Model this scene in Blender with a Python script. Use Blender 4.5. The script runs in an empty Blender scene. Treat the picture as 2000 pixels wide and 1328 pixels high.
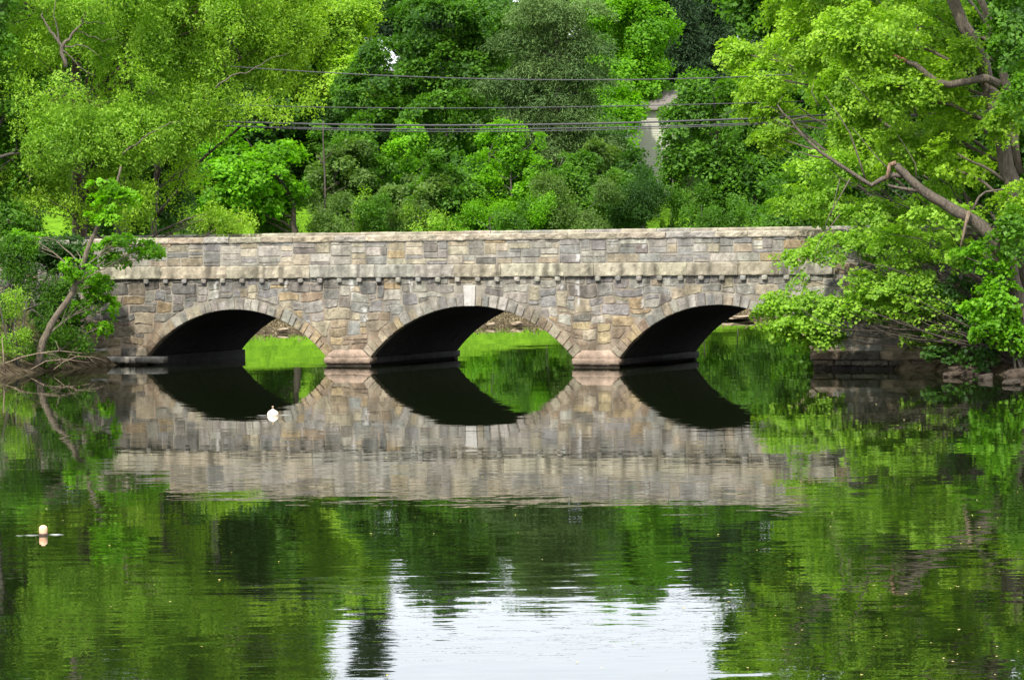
import bpy, math, random
import numpy as np
from mathutils import Vector, noise

random.seed(7)
rng = np.random.default_rng(11)
sc = bpy.context.scene
COL = sc.collection

# ------------------------------------------------------------------ camera
CAM_H = 4.295
FPX = 6580.0                      # focal length for a 2000 px wide picture
PITCH = math.atan(209 / FPX)
ROLL = 0.013
fw = np.array([0, math.cos(PITCH), -math.sin(PITCH)])
u0 = np.array([0, math.sin(PITCH), math.cos(PITCH)])
r0 = np.array([1.0, 0, 0])
cr = r0 * math.cos(ROLL) - u0 * math.sin(ROLL)
cu = u0 * math.cos(ROLL) + r0 * math.sin(ROLL)


def at(px, py, Y):
    """a point of the place at distance Y, measured off the photograph"""
    d = fw + (px - 1000) / FPX * cr + (664 - py) / FPX * cu
    t = Y / d[1]
    return np.array([d[0] * t, Y, CAM_H + d[2] * t])


def ppm(Y):
    return FPX / Y


cam_d = bpy.data.cameras.new('camera')
cam = bpy.data.objects.new('camera', cam_d)
COL.objects.link(cam)
cam_d.sensor_width = 36
cam_d.lens = FPX / 2000 * 36
cam_d.clip_end = 3000
cam_d.clip_start = 0.5
from mathutils import Matrix
M = Matrix((
    (cr[0], cu[0], -fw[0], 0),
    (cr[1], cu[1], -fw[1], 0),
    (cr[2], cu[2], -fw[2], CAM_H),
    (0, 0, 0, 1)))
cam.matrix_world = M
sc.camera = cam

# ------------------------------------------------------------------ helpers


def tag(o, label=None, cat=None, group=None, kind=None):
    if label: o['label'] = label
    if cat: o['category'] = cat
    if group: o['group'] = group
    if kind: o['kind'] = kind
    return o


def empty(name, loc, rz=0.0):
    o = bpy.data.objects.new(name, None)
    COL.objects.link(o)
    o.location = loc
    o.rotation_euler = (0, 0, rz)
    o.empty_display_size = 0.3
    return o


class MB:
    """collects verts / faces (+ vertex colours) and links them as one mesh"""
    def __init__(self):
        self.v = []; self.f = []; self.c = []; self.n = 0

    def add(self, v, f, c=None):
        v = np.asarray(v, dtype=float).reshape(-1, 3)
        b = self.n
        self.v.append(v)
        self.f.extend([[i + b for i in q] for q in f])
        if c is None: c = np.ones((len(v), 3))
        c = np.asarray(c, dtype=float)
        if c.ndim == 1: c = np.tile(c, (len(v), 1))
        self.c.append(c)
        self.n += len(v)

    def box(self, x0, x1, y0, y1, z0, z1, c=None):
        v = [(x0, y0, z0), (x1, y0, z0), (x1, y1, z0), (x0, y1, z0), (x0, y0, z1), (x1, y0, z1), (x1, y1, z1), (x0, y1, z1)]
        self.add(v, [(0, 3, 2, 1), (4, 5, 6, 7), (0, 1, 5, 4), (1, 2, 6, 5), (2, 3, 7, 6), (3, 0, 4, 7)], c)

    def tube(self, pts, rad, sides=6, c=None, wob=0.0):
        pts = [np.asarray(p, dtype=float) for p in pts]
        n = len(pts)
        vs = []
        for i, p in enumerate(pts):
            a = pts[max(i - 1, 0)]; b = pts[min(i + 1, n - 1)]
            t = b - a; t = t / (np.linalg.norm(t) + 1e-9)
            ref = np.array([0, 1.0, 0]) if abs(t[1]) < 0.8 else np.array([1.0, 0, 0])
            s = np.cross(t, ref); s /= (np.linalg.norm(s) + 1e-9)
            w = np.cross(s, t)
            for k in range(sides):
                an = 2 * math.pi * k / sides
                r = rad[i] * (1 + wob * random.uniform(-1, 1))
                vs.append(p + r * (math.cos(an) * s + math.sin(an) * w))
        fs = []
        for i in range(n - 1):
            for k in range(sides):
                k2 = (k + 1) % sides
                fs.append((i * sides + k, i * sides + k2, (i + 1) * sides + k2, (i + 1) * sides + k))
        fs.append(tuple(range(sides))[::-1])
        fs.append(tuple((n - 1) * sides + k for k in range(sides)))
        self.add(vs, fs, c)

    def build(self, name, mat, parent=None, smooth=True):
        me = bpy.data.meshes.new(name)
        v = np.concatenate(self.v)
        me.from_pydata(v.tolist(), [], self.f)
        me.update()
        if smooth:
            me.polygons.foreach_set('use_smooth', [True] * len(me.polygons))
        ca = me.color_attributes.new('Col', 'FLOAT_COLOR', 'POINT')
        cc = np.ones((len(v), 4)); cc[:, :3] = np.concatenate(self.c)
        ca.data.foreach_set('color', cc.ravel())
        me.materials.append(mat)
        o = bpy.data.objects.new(name, me)
        COL.objects.link(o)
        if parent: o.parent = parent
        return o


def fast_mesh(name, verts, nper, mat, parent, vals=None, smooth=False):
    """many separate n-gons (leaves) in one mesh, with one value per face"""
    nv = len(verts); nf = nv // nper
    me = bpy.data.meshes.new(name)
    me.vertices.add(nv)
    me.vertices.foreach_set('co', verts.astype(np.float32).ravel())
    me.loops.add(nv)
    me.loops.foreach_set('vertex_index', np.arange(nv, dtype=np.int32))
    me.polygons.add(nf)
    me.polygons.foreach_set('loop_start', np.arange(0, nv, nper, dtype=np.int32))
    me.polygons.foreach_set('loop_total', np.full(nf, nper, dtype=np.int32))
    me.update()
    if vals is not None:
        a = me.attributes.new('v', 'FLOAT', 'FACE')
        a.data.foreach_set('value', vals.astype(np.float32))
    me.materials.append(mat)
    o = bpy.data.objects.new(name, me)
    COL.objects.link(o)
    if parent: o.parent = parent
    return o


# ------------------------------------------------------------------ materials
def newmat(name):
    m = bpy.data.materials.new(name)
    m.use_nodes = True
    nt = m.node_tree
    for n in list(nt.nodes): nt.nodes.remove(n)
    out = nt.nodes.new('ShaderNodeOutputMaterial')
    return m, nt, out


def N(nt, t, **kw):
    n = nt.nodes.new(t)
    for k, v in kw.items():
        if k.startswith('i_'):
            key = k[2:]
            key = int(key) if key.isdigit() else key.replace('_', ' ')
            n.inputs[key].default_value = v
        else:
            setattr(n, k, v)
    return n


def L(nt, a, b):
    nt.links.new(a, b)


def leaf_mat(name, dark, light, trans=0.54, gloss=0.018, tint=(1.08, 1.2, 0.4)):
    m, nt, out = newmat(name)
    at_ = N(nt, 'ShaderNodeAttribute', attribute_name='v')
    ramp = N(nt, 'ShaderNodeValToRGB')
    ramp.color_ramp.elements[0].color = (*dark, 1)
    ramp.color_ramp.elements[1].color = (*light, 1)
    L(nt, at_.outputs['Fac'], ramp.inputs[0])
    dif = N(nt, 'ShaderNodeBsdfDiffuse')
    L(nt, ramp.outputs[0], dif.inputs[0])
    tr = N(nt, 'ShaderNodeBsdfTranslucent')
    mul = N(nt, 'ShaderNodeMix', data_type='RGBA', blend_type='MULTIPLY')
    mul.inputs[0].default_value = 1
    mul.inputs[7].default_value = (*tint, 1)
    L(nt, ramp.outputs[0], mul.inputs[6])
    L(nt, mul.outputs[2], tr.inputs[0])
    mx = N(nt, 'ShaderNodeMixShader'); mx.inputs[0].default_value = trans
    L(nt, dif.outputs[0], mx.inputs[1]); L(nt, tr.outputs[0], mx.inputs[2])
    gl = N(nt, 'ShaderNodeBsdfGlossy'); gl.inputs['Roughness'].default_value = 0.6
    gl.inputs[0].default_value = (0.8, 0.85, 0.8, 1)
    mx2 = N(nt, 'ShaderNodeMixShader'); mx2.inputs[0].default_value = gloss
    L(nt, mx.outputs[0], mx2.inputs[1]); L(nt, gl.outputs[0], mx2.inputs[2])
    L(nt, mx2.outputs[0], out.inputs[0])
    return m


def stone_mat(name, mott=0.35, bump=0.6, streak=0.5):
    m, nt, out = newmat(name)
    bs = N(nt, 'ShaderNodeBsdfPrincipled'); bs.inputs['Roughness'].default_value = 0.9
    bs.inputs['Specular IOR Level'].default_value = 0.2
    ca = N(nt, 'ShaderNodeAttribute', attribute_name='Col')
    tc = N(nt, 'ShaderNodeTexCoord')
    n1 = N(nt, 'ShaderNodeTexNoise'); n1.inputs['Scale'].default_value = 8; n1.inputs['Detail'].default_value = 9; n1.inputs['Roughness'].default_value = 0.88
    L(nt, tc.outputs['Object'], n1.inputs['Vector'])
    mr = N(nt, 'ShaderNodeMapRange'); mr.inputs[1].default_value = 0.3; mr.inputs[2].default_value = 0.7
    mr.inputs[3].default_value = 1 - mott; mr.inputs[4].default_value = 1 + mott
    L(nt, n1.outputs[0], mr.inputs[0])
    mp = N(nt, 'ShaderNodeMapping'); mp.inputs['Scale'].default_value = (1.6, 1.0, 0.6)
    L(nt, tc.outputs['Object'], mp.inputs[0])
    n2 = N(nt, 'ShaderNodeTexNoise'); n2.inputs['Scale'].default_value = 1.6; n2.inputs['Detail'].default_value = 5
    L(nt, mp.outputs[0], n2.inputs['Vector'])
    mr2 = N(nt, 'ShaderNodeMapRange'); mr2.inputs[1].default_value = 0.35; mr2.inputs[2].default_value = 0.62
    mr2.inputs[3].default_value = 1 - streak; mr2.inputs[4].default_value = 1.1
    L(nt, n2.outputs[0], mr2.inputs[0])
    mu = N(nt, 'ShaderNodeMath', operation='MULTIPLY'); L(nt, mr.outputs[0], mu.inputs[0]); L(nt, mr2.outputs[0], mu.inputs[1])
    vm = N(nt, 'ShaderNodeVectorMath', operation='SCALE'); L(nt, ca.outputs['Color'], vm.inputs[0]); L(nt, mu.outputs[0], vm.inputs['Scale'])
    # pale lime run-down streaks
    mp3 = N(nt, 'ShaderNodeMapping'); mp3.inputs['Scale'].default_value = (4.0, 1.0, 0.22)
    L(nt, tc.outputs['Object'], mp3.inputs[0])
    n3 = N(nt, 'ShaderNodeTexNoise'); n3.inputs['Scale'].default_value = 2.1; n3.inputs['Detail'].default_value = 3
    L(nt, mp3.outputs[0], n3.inputs['Vector'])
    mr3 = N(nt, 'ShaderNodeMapRange'); mr3.inputs[1].default_value = 0.70; mr3.inputs[2].default_value = 0.80
    mr3.inputs[3].default_value = 0.0; mr3.inputs[4].default_value = 0.4
    L(nt, n3.outputs[0], mr3.inputs[0])
    mxc = N(nt, 'ShaderNodeMix', data_type='RGBA'); mxc.inputs[7].default_value = (0.5, 0.49, 0.46, 1)
    L(nt, mr3.outputs[0], mxc.inputs[0]); L(nt, vm.outputs[0], mxc.inputs[6])
    L(nt, mxc.outputs[2], bs.inputs['Base Color'])
    n4 = N(nt, 'ShaderNodeTexNoise'); n4.inputs['Scale'].default_value = 22; n4.inputs['Detail'].default_value = 6; n4.inputs['Roughness'].default_value = 0.7
    L(nt, tc.outputs['Object'], n4.inputs['Vector'])
    bp = N(nt, 'ShaderNodeBump'); bp.inputs['Strength'].default_value = bump; bp.inputs['Distance'].default_value = 0.03
    L(nt, n4.outputs[0], bp.inputs['Height']); L(nt, bp.outputs[0], bs.inputs['Normal'])
    L(nt, bs.outputs[0], out.inputs[0])
    return m


def simple_mat(name, col, rough=0.85, noise_scale=6.0, amt=0.3, bump=0.3, use_attr=False, col2=None, mapscale=(1, 1, 1), dist=0.03):
    m, nt, out = newmat(name)
    bs = N(nt, 'ShaderNodeBsdfPrincipled'); bs.inputs['Roughness'].default_value = rough
    bs.inputs['Specular IOR Level'].default_value = 0.25
    tc = N(nt, 'ShaderNodeTexCoord')
    mp = N(nt, 'ShaderNodeMapping'); mp.inputs['Scale'].default_value = mapscale
    L(nt, tc.outputs['Object'], mp.inputs[0])
    n1 = N(nt, 'ShaderNodeTexNoise'); n1.inputs['Scale'].default_value = noise_scale; n1.inputs['Detail'].default_value = 7; n1.inputs['Roughness'].default_value = 0.65
    L(nt, mp.outputs[0], n1.inputs['Vector'])
    mr = N(nt, 'ShaderNodeMapRange'); mr.inputs[1].default_value = 0.32; mr.inputs[2].default_value = 0.68
    L(nt, n1.outputs[0], mr.inputs[0])
    mx = N(nt, 'ShaderNodeMix', data_type='RGBA')
    c2 = col2 or tuple(c * (1 + amt) for c in col)
    c1 = tuple(c * (1 - amt) for c in col) if col2 is None else col
    mx.inputs[6].default_value = (*c1, 1); mx.inputs[7].default_value = (*c2, 1)
    L(nt, mr.outputs[0], mx.inputs[0])
    src = mx.outputs[2]
    if use_attr:
        ca = N(nt, 'ShaderNodeAttribute', attribute_name='Col')
        mm = N(nt, 'ShaderNodeMix', data_type='RGBA', blend_type='MULTIPLY'); mm.inputs[0].default_value = 1
        L(nt, src, mm.inputs[6]); L(nt, ca.outputs['Color'], mm.inputs[7]); src = mm.outputs[2]
    L(nt, src, bs.inputs['Base Color'])
    bp = N(nt, 'ShaderNodeBump'); bp.inputs['Strength'].default_value = bump; bp.inputs['Distance'].default_value = dist
    L(nt, n1.outputs[0], bp.inputs['Height']); L(nt, bp.outputs[0], bs.inputs['Normal'])
    L(nt, bs.outputs[0], out.inputs[0])
    return m


MS = stone_mat('bridge_stone', mott=.6, bump=1.0, streak=.35)
MS2 = stone_mat('coping_stone', mott=0.42, bump=0.9, streak=0.35)
MW = stone_mat('lime_mortar', mott=0.3, bump=0.8, streak=0.5)
MSHADE = simple_mat('sooty_vault_stone', (0.020, 0.019, 0.018), noise_scale=3, amt=0.5)  # shade under the arches put into a near-black stone colour
BARK = simple_mat('grey_brown_bark', (0.088, 0.078, 0.066), noise_scale=7, amt=0.55, bump=0.9, use_attr=True, mapscale=(3, 3, 0.7), dist=0.05)
ROCK = simple_mat('shore_rock', (0.10, 0.085, 0.07), noise_scale=4, amt=0.55, bump=0.8, use_attr=True)
ASPH = simple_mat('road_asphalt', (0.05, 0.05, 0.05), noise_scale=20, amt=0.2)

# linear leaf colours
G_ASH = leaf_mat('yellow_green_leaves', (0.150, 0.300, 0.018), (0.400, 0.620, 0.045))
G_ASH2 = leaf_mat('soft_green_leaves', (0.145, 0.300, 0.022), (0.370, 0.600, 0.055))
G_LIME = leaf_mat('bright_lime_leaves', (0.085, 0.240, 0.006), (0.220, 0.500, 0.010))
G_MAP = leaf_mat('mid_green_leaves', (0.036, 0.112, 0.009), (0.135, 0.310, 0.020))
G_DARK = leaf_mat('deep_green_leaves', (0.022, 0.070, 0.010), (0.070, 0.180, 0.022))
G_PINE = leaf_mat('blue_green_needles', (0.045, 0.095, 0.026), (0.140, 0.230, 0.060), trans=0.15)
G_CON = leaf_mat('dark_conifer_needles', (0.012, 0.030, 0.012), (0.036, 0.075, 0.025), trans=0.08)
G_OLIVE = leaf_mat('olive_green_leaves', (0.065, 0.130, 0.022), (0.160, 0.270, 0.050))

# ------------------------------------------------------------------ terrain
A = math.radians(25.5)
BU = np.array([math.cos(A), -math.sin(A)])
BN = np.array([math.sin(A), math.cos(A)])
B0 = np.array([0, 107.9])
WID = 6.4


def sw(x, y):
    dx = x - B0[0]; dy = y - B0[1]
    return dx * BU[0] + dy * BU[1], dx * BN[0] + dy * BN[1]


def bw(s, w, z=0.0):
    return np.array([B0[0] + s * BU[0] + w * BN[0], B0[1] + s * BU[1] + w * BN[1], z])


def shore_left(y):      # x of the left water edge in front of the bridge
    return np.interp(y, [0, 60, 96, 106, 110.5, 114.5], [-14, -16, -17.2, -16.1, -14.9, -13.4])


def shore_right(y):
    return np.interp(y, [0, 60, 90, 96.5, 99, 101.5, 104], [13, 15.5, 16.4, 14.6, 13.6, 12.0, 10.2])


def ground_h(x, y):
    s, w = sw(x, y)
    if w < 0.3:
        d = min(x - shore_left(y), shore_right(y) - x)
        cap = 3.0
    elif w < WID - 0.2:
        d = min(s + 13.9, 10.7 - s)
        cap = 2.9
    else:
        d = min(x - np.interp(y, [100, 119, 154, 190], [-9, -10.6, -13.2, -16]), np.interp(y, [100, 109, 154], [12, 12.2, 17]) - x, s + 14.0 + (w - WID) * 2, 10.8 + (w - WID) * 3 - s)
        cap = 3.0
    q = y - (154.0 + 0.5 * x)
    if d > 0 and q < 0:
        dd = min(d, -q)
        return -min(dd * 0.45, 1.6)
    land = 0.0
    if d <= 0:
        land = min(0.55 * (-d), cap)
    far = 0.0
    if q > 0:
        far = np.interp(q, [0, 2.0, 30, 36, 46, 62, 90, 300], [0, 0.10, 0.22, 1.3, 3.0, 4.9, 8.8, 26])
    if q > 0:
        # blend the side land into the far slope
        h = far if d > -2 else max(far, min(land, cap) * (0.0 if y > 160 else 1.0))
    else:
        h = land
    return h + 0.12 * noise.noise(Vector((x * 0.35, y * 0.35, 0)))


def build_ground():
    xs = np.concatenate([np.linspace(-260, -40, 23)[:-1], np.linspace(-40, 40, 91), np.linspace(40, 260, 23)[1:]])
    ys = np.concatenate([np.linspace(-60, 84, 13)[:-1], np.linspace(84, 215, 150), np.linspace(215, 700, 50)[1:]])
    vs = []; fs = []
    for y in ys:
        for x in xs:
            vs.append((x, y, ground_h(x, y)))
    nx = len(xs)
    for j in range(len(ys) - 1):
        for i in range(nx - 1):
            a = j * nx + i
            fs.append((a, a + 1, a + nx + 1, a + nx))
    mb = MB(); mb.add(vs, fs)
    m, nt, out = newmat('grassy_ground')
    bs = N(nt, 'ShaderNodeBsdfPrincipled'); bs.inputs['Roughness'].default_value = 1.0; bs.inputs['Specular IOR Level'].default_value = 0.0
    tc = N(nt, 'ShaderNodeTexCoord')
    n1 = N(nt, 'ShaderNodeTexNoise'); n1.inputs['Scale'].default_value = .9; n1.inputs['Detail'].default_value = 12; n1.inputs['Roughness'].default_value = .8
    L(nt, tc.outputs['Object'], n1.inputs['Vector'])
    rp = N(nt, 'ShaderNodeValToRGB')
    e = rp.color_ramp.elements
    e[0].position = 0.35; e[0].color = (0.06, 0.14, 0.010, 1)
    e[1].position = 0.65; e[1].color = (0.16, 0.31, 0.018, 1)
    L(nt, n1.outputs[0], rp.inputs[0])
    sep = N(nt, 'ShaderNodeSeparateXYZ'); L(nt, tc.outputs['Object'], sep.inputs[0])
    mr = N(nt, 'ShaderNodeMapRange'); mr.inputs[1].default_value = .30; mr.inputs[2].default_value = .55
    mr.inputs[3].default_value = 1; mr.inputs[4].default_value = 0
    L(nt, sep.outputs['Z'], mr.inputs[0])
    n2 = N(nt, 'ShaderNodeTexNoise'); n2.inputs['Scale'].default_value = 4; n2.inputs['Detail'].default_value = 8
    L(nt, tc.outputs['Object'], n2.inputs['Vector'])
    rp2 = N(nt, 'ShaderNodeValToRGB')
    e = rp2.color_ramp.elements
    e[0].position = 0.35; e[0].color = (0.03, 0.022, 0.013, 1)
    e[1].position = 0.7; e[1].color = (0.13, 0.105, 0.068, 1)
    L(nt, n2.outputs[0], rp2.inputs[0])
    my = N(nt, 'ShaderNodeMapRange'); my.inputs[1].default_value = 130; my.inputs[2].default_value = 150; my.inputs[3].default_value = .9; my.inputs[4].default_value = 0
    L(nt, sep.outputs['Y'], my.inputs[0])
    mmx = N(nt, 'ShaderNodeMath', operation='MAXIMUM'); L(nt, mr.outputs[0], mmx.inputs[0]); L(nt, my.outputs[0], mmx.inputs[1])
    mr = mmx
    mx = N(nt, 'ShaderNodeMix', data_type='RGBA')
    L(nt, mr.outputs[0], mx.inputs[0]); L(nt, rp.outputs[0], mx.inputs[6]); L(nt, rp2.outputs[0], mx.inputs[7])
    mf = N(nt, 'ShaderNodeMapRange'); mf.inputs[1].default_value = 6.0; mf.inputs[2].default_value = 7.5
    L(nt, sep.outputs['Z'], mf.inputs[0])
    mx3 = N(nt, 'ShaderNodeMix', data_type='RGBA'); mx3.inputs[7].default_value = (.028, .045, .014, 1)
    L(nt, mf.outputs[0], mx3.inputs[0]); L(nt, mx.outputs[2], mx3.inputs[6])
    L(nt, mx3.outputs[2], bs.inputs['Base Color'])
    bp = N(nt, 'ShaderNodeBump'); bp.inputs['Strength'].default_value = 0.8; bp.inputs['Distance'].default_value = 0.15
    L(nt, n2.outputs[0], bp.inputs['Height']); L(nt, bp.outputs[0], bs.inputs['Normal'])
    L(nt, bs.outputs[0], out.inputs[0])
    o = mb.build('ground', m)
    tag(o, 'grassy banks and rising lawn around the dark pond', 'ground', kind='structure')


def build_water():
    mb = MB()
    mb.add([(-180, -50, 0), (180, -50, 0), (180, 235, 0), (-180, 235, 0)], [(0, 1, 2, 3)])
    m, nt, out = newmat('pond_water')
    bs = N(nt, 'ShaderNodeBsdfPrincipled')
    bs.inputs['Base Color'].default_value = (0.006, 0.009, 0.003, 1)
    bs.inputs['Roughness'].default_value = 0.0
    bs.inputs['IOR'].default_value = 1.34
    bs.inputs['Specular IOR Level'].default_value = 0.5
    tc = N(nt, 'ShaderNodeTexCoord')

    def layer(sx, sy, amp):
        mp = N(nt, 'ShaderNodeMapping'); mp.inputs['Scale'].default_value = (sx, sy, 1)
        L(nt, tc.outputs['Object'], mp.inputs[0])
        n = N(nt, 'ShaderNodeTexNoise'); n.inputs['Scale'].default_value = 1; n.inputs['Detail'].default_value = 2.5
        L(nt, mp.outputs[0], n.inputs['Vector'])
        s = N(nt, 'ShaderNodeVectorMath', operation='SUBTRACT'); s.inputs[1].default_value = (0.5, 0.5, 0.5)
        L(nt, n.outputs['Color'], s.inputs[0])
        k = N(nt, 'ShaderNodeVectorMath', operation='SCALE'); k.inputs['Scale'].default_value = amp
        L(nt, s.outputs[0], k.inputs[0])
        return k.outputs[0]
    a = layer(0.9, 4.2, 0.020)
    b = layer(3.0, 11.0, 0.014)
    c = layer(0.22, 0.8, 0.006)
    ad = N(nt, 'ShaderNodeVectorMath', operation='ADD'); L(nt, a, ad.inputs[0]); L(nt, b, ad.inputs[1])
    # calmer and livelier patches
    np_ = N(nt, 'ShaderNodeTexNoise'); np_.inputs['Scale'].default_value = 0.11; np_.inputs['Detail'].default_value = 3
    L(nt, tc.outputs['Object'], np_.inputs['Vector'])
    mr = N(nt, 'ShaderNodeMapRange'); mr.inputs[1].default_value = 0.35; mr.inputs[2].default_value = 0.65
    mr.inputs[3].default_value = 0.45; mr.inputs[4].default_value = 1.3
    L(nt, np_.outputs[0], mr.inputs[0])
    sep = N(nt, 'ShaderNodeSeparateXYZ'); L(nt, tc.outputs['Object'], sep.inputs[0])
    mry = N(nt, 'ShaderNodeMapRange'); mry.inputs[1].default_value = 45; mry.inputs[2].default_value = 100
    mry.inputs[3].default_value = 1.0; mry.inputs[4].default_value = 0.3
    L(nt, sep.outputs['Y'], mry.inputs[0])
    mm = N(nt, 'ShaderNodeMath', operation='MULTIPLY'); L(nt, mr.outputs[0], mm.inputs[0]); L(nt, mry.outputs[0], mm.inputs[1])
    k = N(nt, 'ShaderNodeVectorMath', operation='SCALE'); L(nt, ad.outputs[0], k.inputs[0]); L(nt, mm.outputs[0], k.inputs['Scale'])
    ad2 = N(nt, 'ShaderNodeVectorMath', operation='ADD'); L(nt, k.outputs[0], ad2.inputs[0]); L(nt, c, ad2.inputs[1])
    flat = N(nt, 'ShaderNodeVectorMath', operation='MULTIPLY'); flat.inputs[1].default_value = (1, 1, 0)
    L(nt, ad2.outputs[0], flat.inputs[0])
    ad3 = N(nt, 'ShaderNodeVectorMath', operation='ADD'); ad3.inputs[1].default_value = (0, 0, 1)
    L(nt, flat.outputs[0], ad3.inputs[0])
    nm = N(nt, 'ShaderNodeVectorMath', operation='NORMALIZE'); L(nt, ad3.outputs[0], nm.inputs[0])
    L(nt, nm.outputs[0], bs.inputs['Normal'])
    L(nt, bs.outputs[0], out.inputs[0])
    o = mb.build('water', m, smooth=False)
    tag(o, 'still dark pond mirroring the bridge and the trees', 'water', kind='structure')
    return m


build_ground()
WATER = build_water()

# ------------------------------------------------------------------ bridge
PAL = {
    'grey': (0.235, 0.222, 0.194), 'blue': (0.198, 0.195, 0.186), 'light': (0.315, 0.298, 0.258),
    'tan': (0.295, 0.252, 0.175), 'ochre': (0.320, 0.245, 0.135), 'brown': (0.215, 0.160, 0.102),
    'dark': (0.130, 0.120, 0.108), 'pink': (0.27, 0.212, 0.155), 'buff': (0.350, 0.312, 0.232),
}


def pick(weights):
    k = random.choices(list(weights), list(weights.values()))[0]
    c = (np.array(PAL[k]) * .78 + np.array((.242, .218, .172)) * .22) * random.uniform(0.86, 1.14)
    return c * np.array([1 + random.uniform(-.03, .03) for _ in range(3)])


def upper_w(s, z):
    return {'grey': 4, 'blue': 3, 'light': 1.6, 'tan': 1.6, 'ochre': 0.8, 'dark': 1.0, 'brown': 0.3}


def parapet_w(s, z):
    return {'grey': 3, 'blue': 2.6, 'light': 1.8, 'tan': 2.4, 'ochre': 1.0, 'buff': 1.6, 'dark': 0.6}


def lower_w(s, z):
    return {'grey': .4, 'tan': 3, 'ochre': 2.0, 'brown': 3.2, 'dark': 0.3, 'pink': 1.2}


ARCH = [(-10.22, 3.45, 1.57), (-1.475, 3.65, 1.67), (7.1, 3.35, 1.68)]
SPR = 0.30
ARC = []
for c, a, h in ARCH:
    R = (a * a + h * h) / (2 * h)
    ARC.append((c, SPR + h - R, R, a))
RING = 0.40


def face_z(s):
    """underside of the spandrel wall at s"""
    for c, zc, R, a in ARC:
        if abs(s - c) < a:
            return zc + math.sqrt(R * R - (s - c) ** 2)
    return -1.0


def face_s(px, py):
    d = fw + (px - 1000) / FPX * cr + (664 - py) / FPX * cu
    t = (B0[1] * BN[1]) / (d[0] * BN[0] + d[1] * BN[1])
    return d[0] * t * BU[0] + (d[1] * t - B0[1]) * BU[1], CAM_H + d[2] * t


STREAKS = []


def streak(px, y0, y1, wpx, k=.8):
    s_, z1 = face_s(px, y0); _, z0 = face_s(px, y1)
    STREAKS.append((s_, wpx / 61, z0, z1, k))


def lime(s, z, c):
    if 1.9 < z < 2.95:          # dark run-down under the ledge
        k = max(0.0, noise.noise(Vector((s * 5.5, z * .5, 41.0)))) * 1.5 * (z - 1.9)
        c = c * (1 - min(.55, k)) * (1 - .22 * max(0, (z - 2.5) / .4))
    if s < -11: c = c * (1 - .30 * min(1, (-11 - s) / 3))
    for s_, w_, z0, z1, k in STREAKS:
        if z0 < z < z1 and abs(s - s_ - .02 * math.sin(z * 9)) < w_ * (.55 + .45 * (z - z0) / (z1 - z0)):
            return c * (1 - k) + np.array((.52, .51, .48)) * k
    return c


def warp(s, z):
    f = min(1.0, max(0.0, (2.86 - z) / .25)) * min(1.0, max(0, (z - .1) / .2))
    ds = noise.noise(Vector((s * 1.1, z * 1.7, 3.3))) * .08 + noise.noise(Vector((s * 2.9, z * 3.1, 7.3))) * .05
    dz = noise.noise(Vector((s * .9, z * 1.3, 13.3))) * .09 + noise.noise(Vector((s * 2.7, z * 2.9, 27.3))) * .05
    return s + ds * f, z + dz * f


def stone_patch(mb, s0, s1, z0, z1, prot, col, rough=0.02, jit=0.02, gap=0.009, push=False, y0=0.0, edge=0.16, res=0.075):
    w = s1 - s0; h = z1 - z0
    nx = max(4, int(w / res) + 2); nz = max(4, int(h / res) + 2)
    cj = [(random.uniform(-jit, jit), random.uniform(-jit, jit)) for _ in range(4)]
    cx = (s0 + s1) / 2; cz = (z0 + z1) / 2
    so = random.uniform(0, 100)
    vs = []; cs = []
    tiltx = random.uniform(-.25, .25) * prot; tiltz = random.uniform(-.35, .35) * prot
    for j in range(nz):
        for i in range(nx):
            # edge rows sit close to the outline, for a rounded arris
            u = i / (nx - 1); v = j / (nz - 1)
            if 0 < i < nx - 1: u = 0.06 + 0.88 * (i - 1) / (nx - 3)
            if 0 < j < nz - 1: v = 0.10 + 0.80 * (j - 1) / (nz - 3)
            s = s0 + gap + u * (w - 2 * gap); z = z0 + gap + v * (h - 2 * gap)
            js = (cj[0][0] * (1 - u) * (1 - v) + cj[1][0] * u * (1 - v) + cj[2][0] * u * v + cj[3][0] * (1 - u) * v)
            jz = (cj[0][1] * (1 - u) * (1 - v) + cj[1][1] * u * (1 - v) + cj[2][1] * u * v + cj[3][1] * (1 - u) * v)
            s += js; z += jz
            rim = i in (0, nx - 1) or j in (0, nz - 1)
            # round the corners off
            du = abs(u - .5) * 2; dv = abs(v - .5) * 2
            k = max(0.0, du * dv - 0.6) * edge
            s += (cx - s) * k; z += (cz - z) * k
            nn = noise.noise(Vector((s * 3.1 + so, z * 3.1, so)))
            n2 = noise.noise(Vector((s * 9 + so, z * 9, so)))
            if push:
                s, z = warp(s, z)
                for c, zc, R, a in ARC:
                    RR = R + RING + 0.012
                    d = math.hypot(s - c, z - zc)
                    if d < RR and z > SPR - .1:
                        s = c + (s - c) / d * RR; z = zc + (z - zc) / d * RR
            dep = -0.006 if rim else max(.006, prot + rough * (nn * 1.0 + n2 * 0.9) + tiltx * (u - .5) + tiltz * (v - .5))
            vs.append((s, y0 - dep, z))
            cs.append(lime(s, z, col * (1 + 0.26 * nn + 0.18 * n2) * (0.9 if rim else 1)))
    fs = []
    for j in range(nz - 1):
        for i in range(nx - 1):
            a = j * nx + i
            fs.append((a, a + 1, a + nx + 1, a + nx))
    mb.add(vs, fs, np.clip(np.array(cs), 0.02, 0.8))


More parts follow.
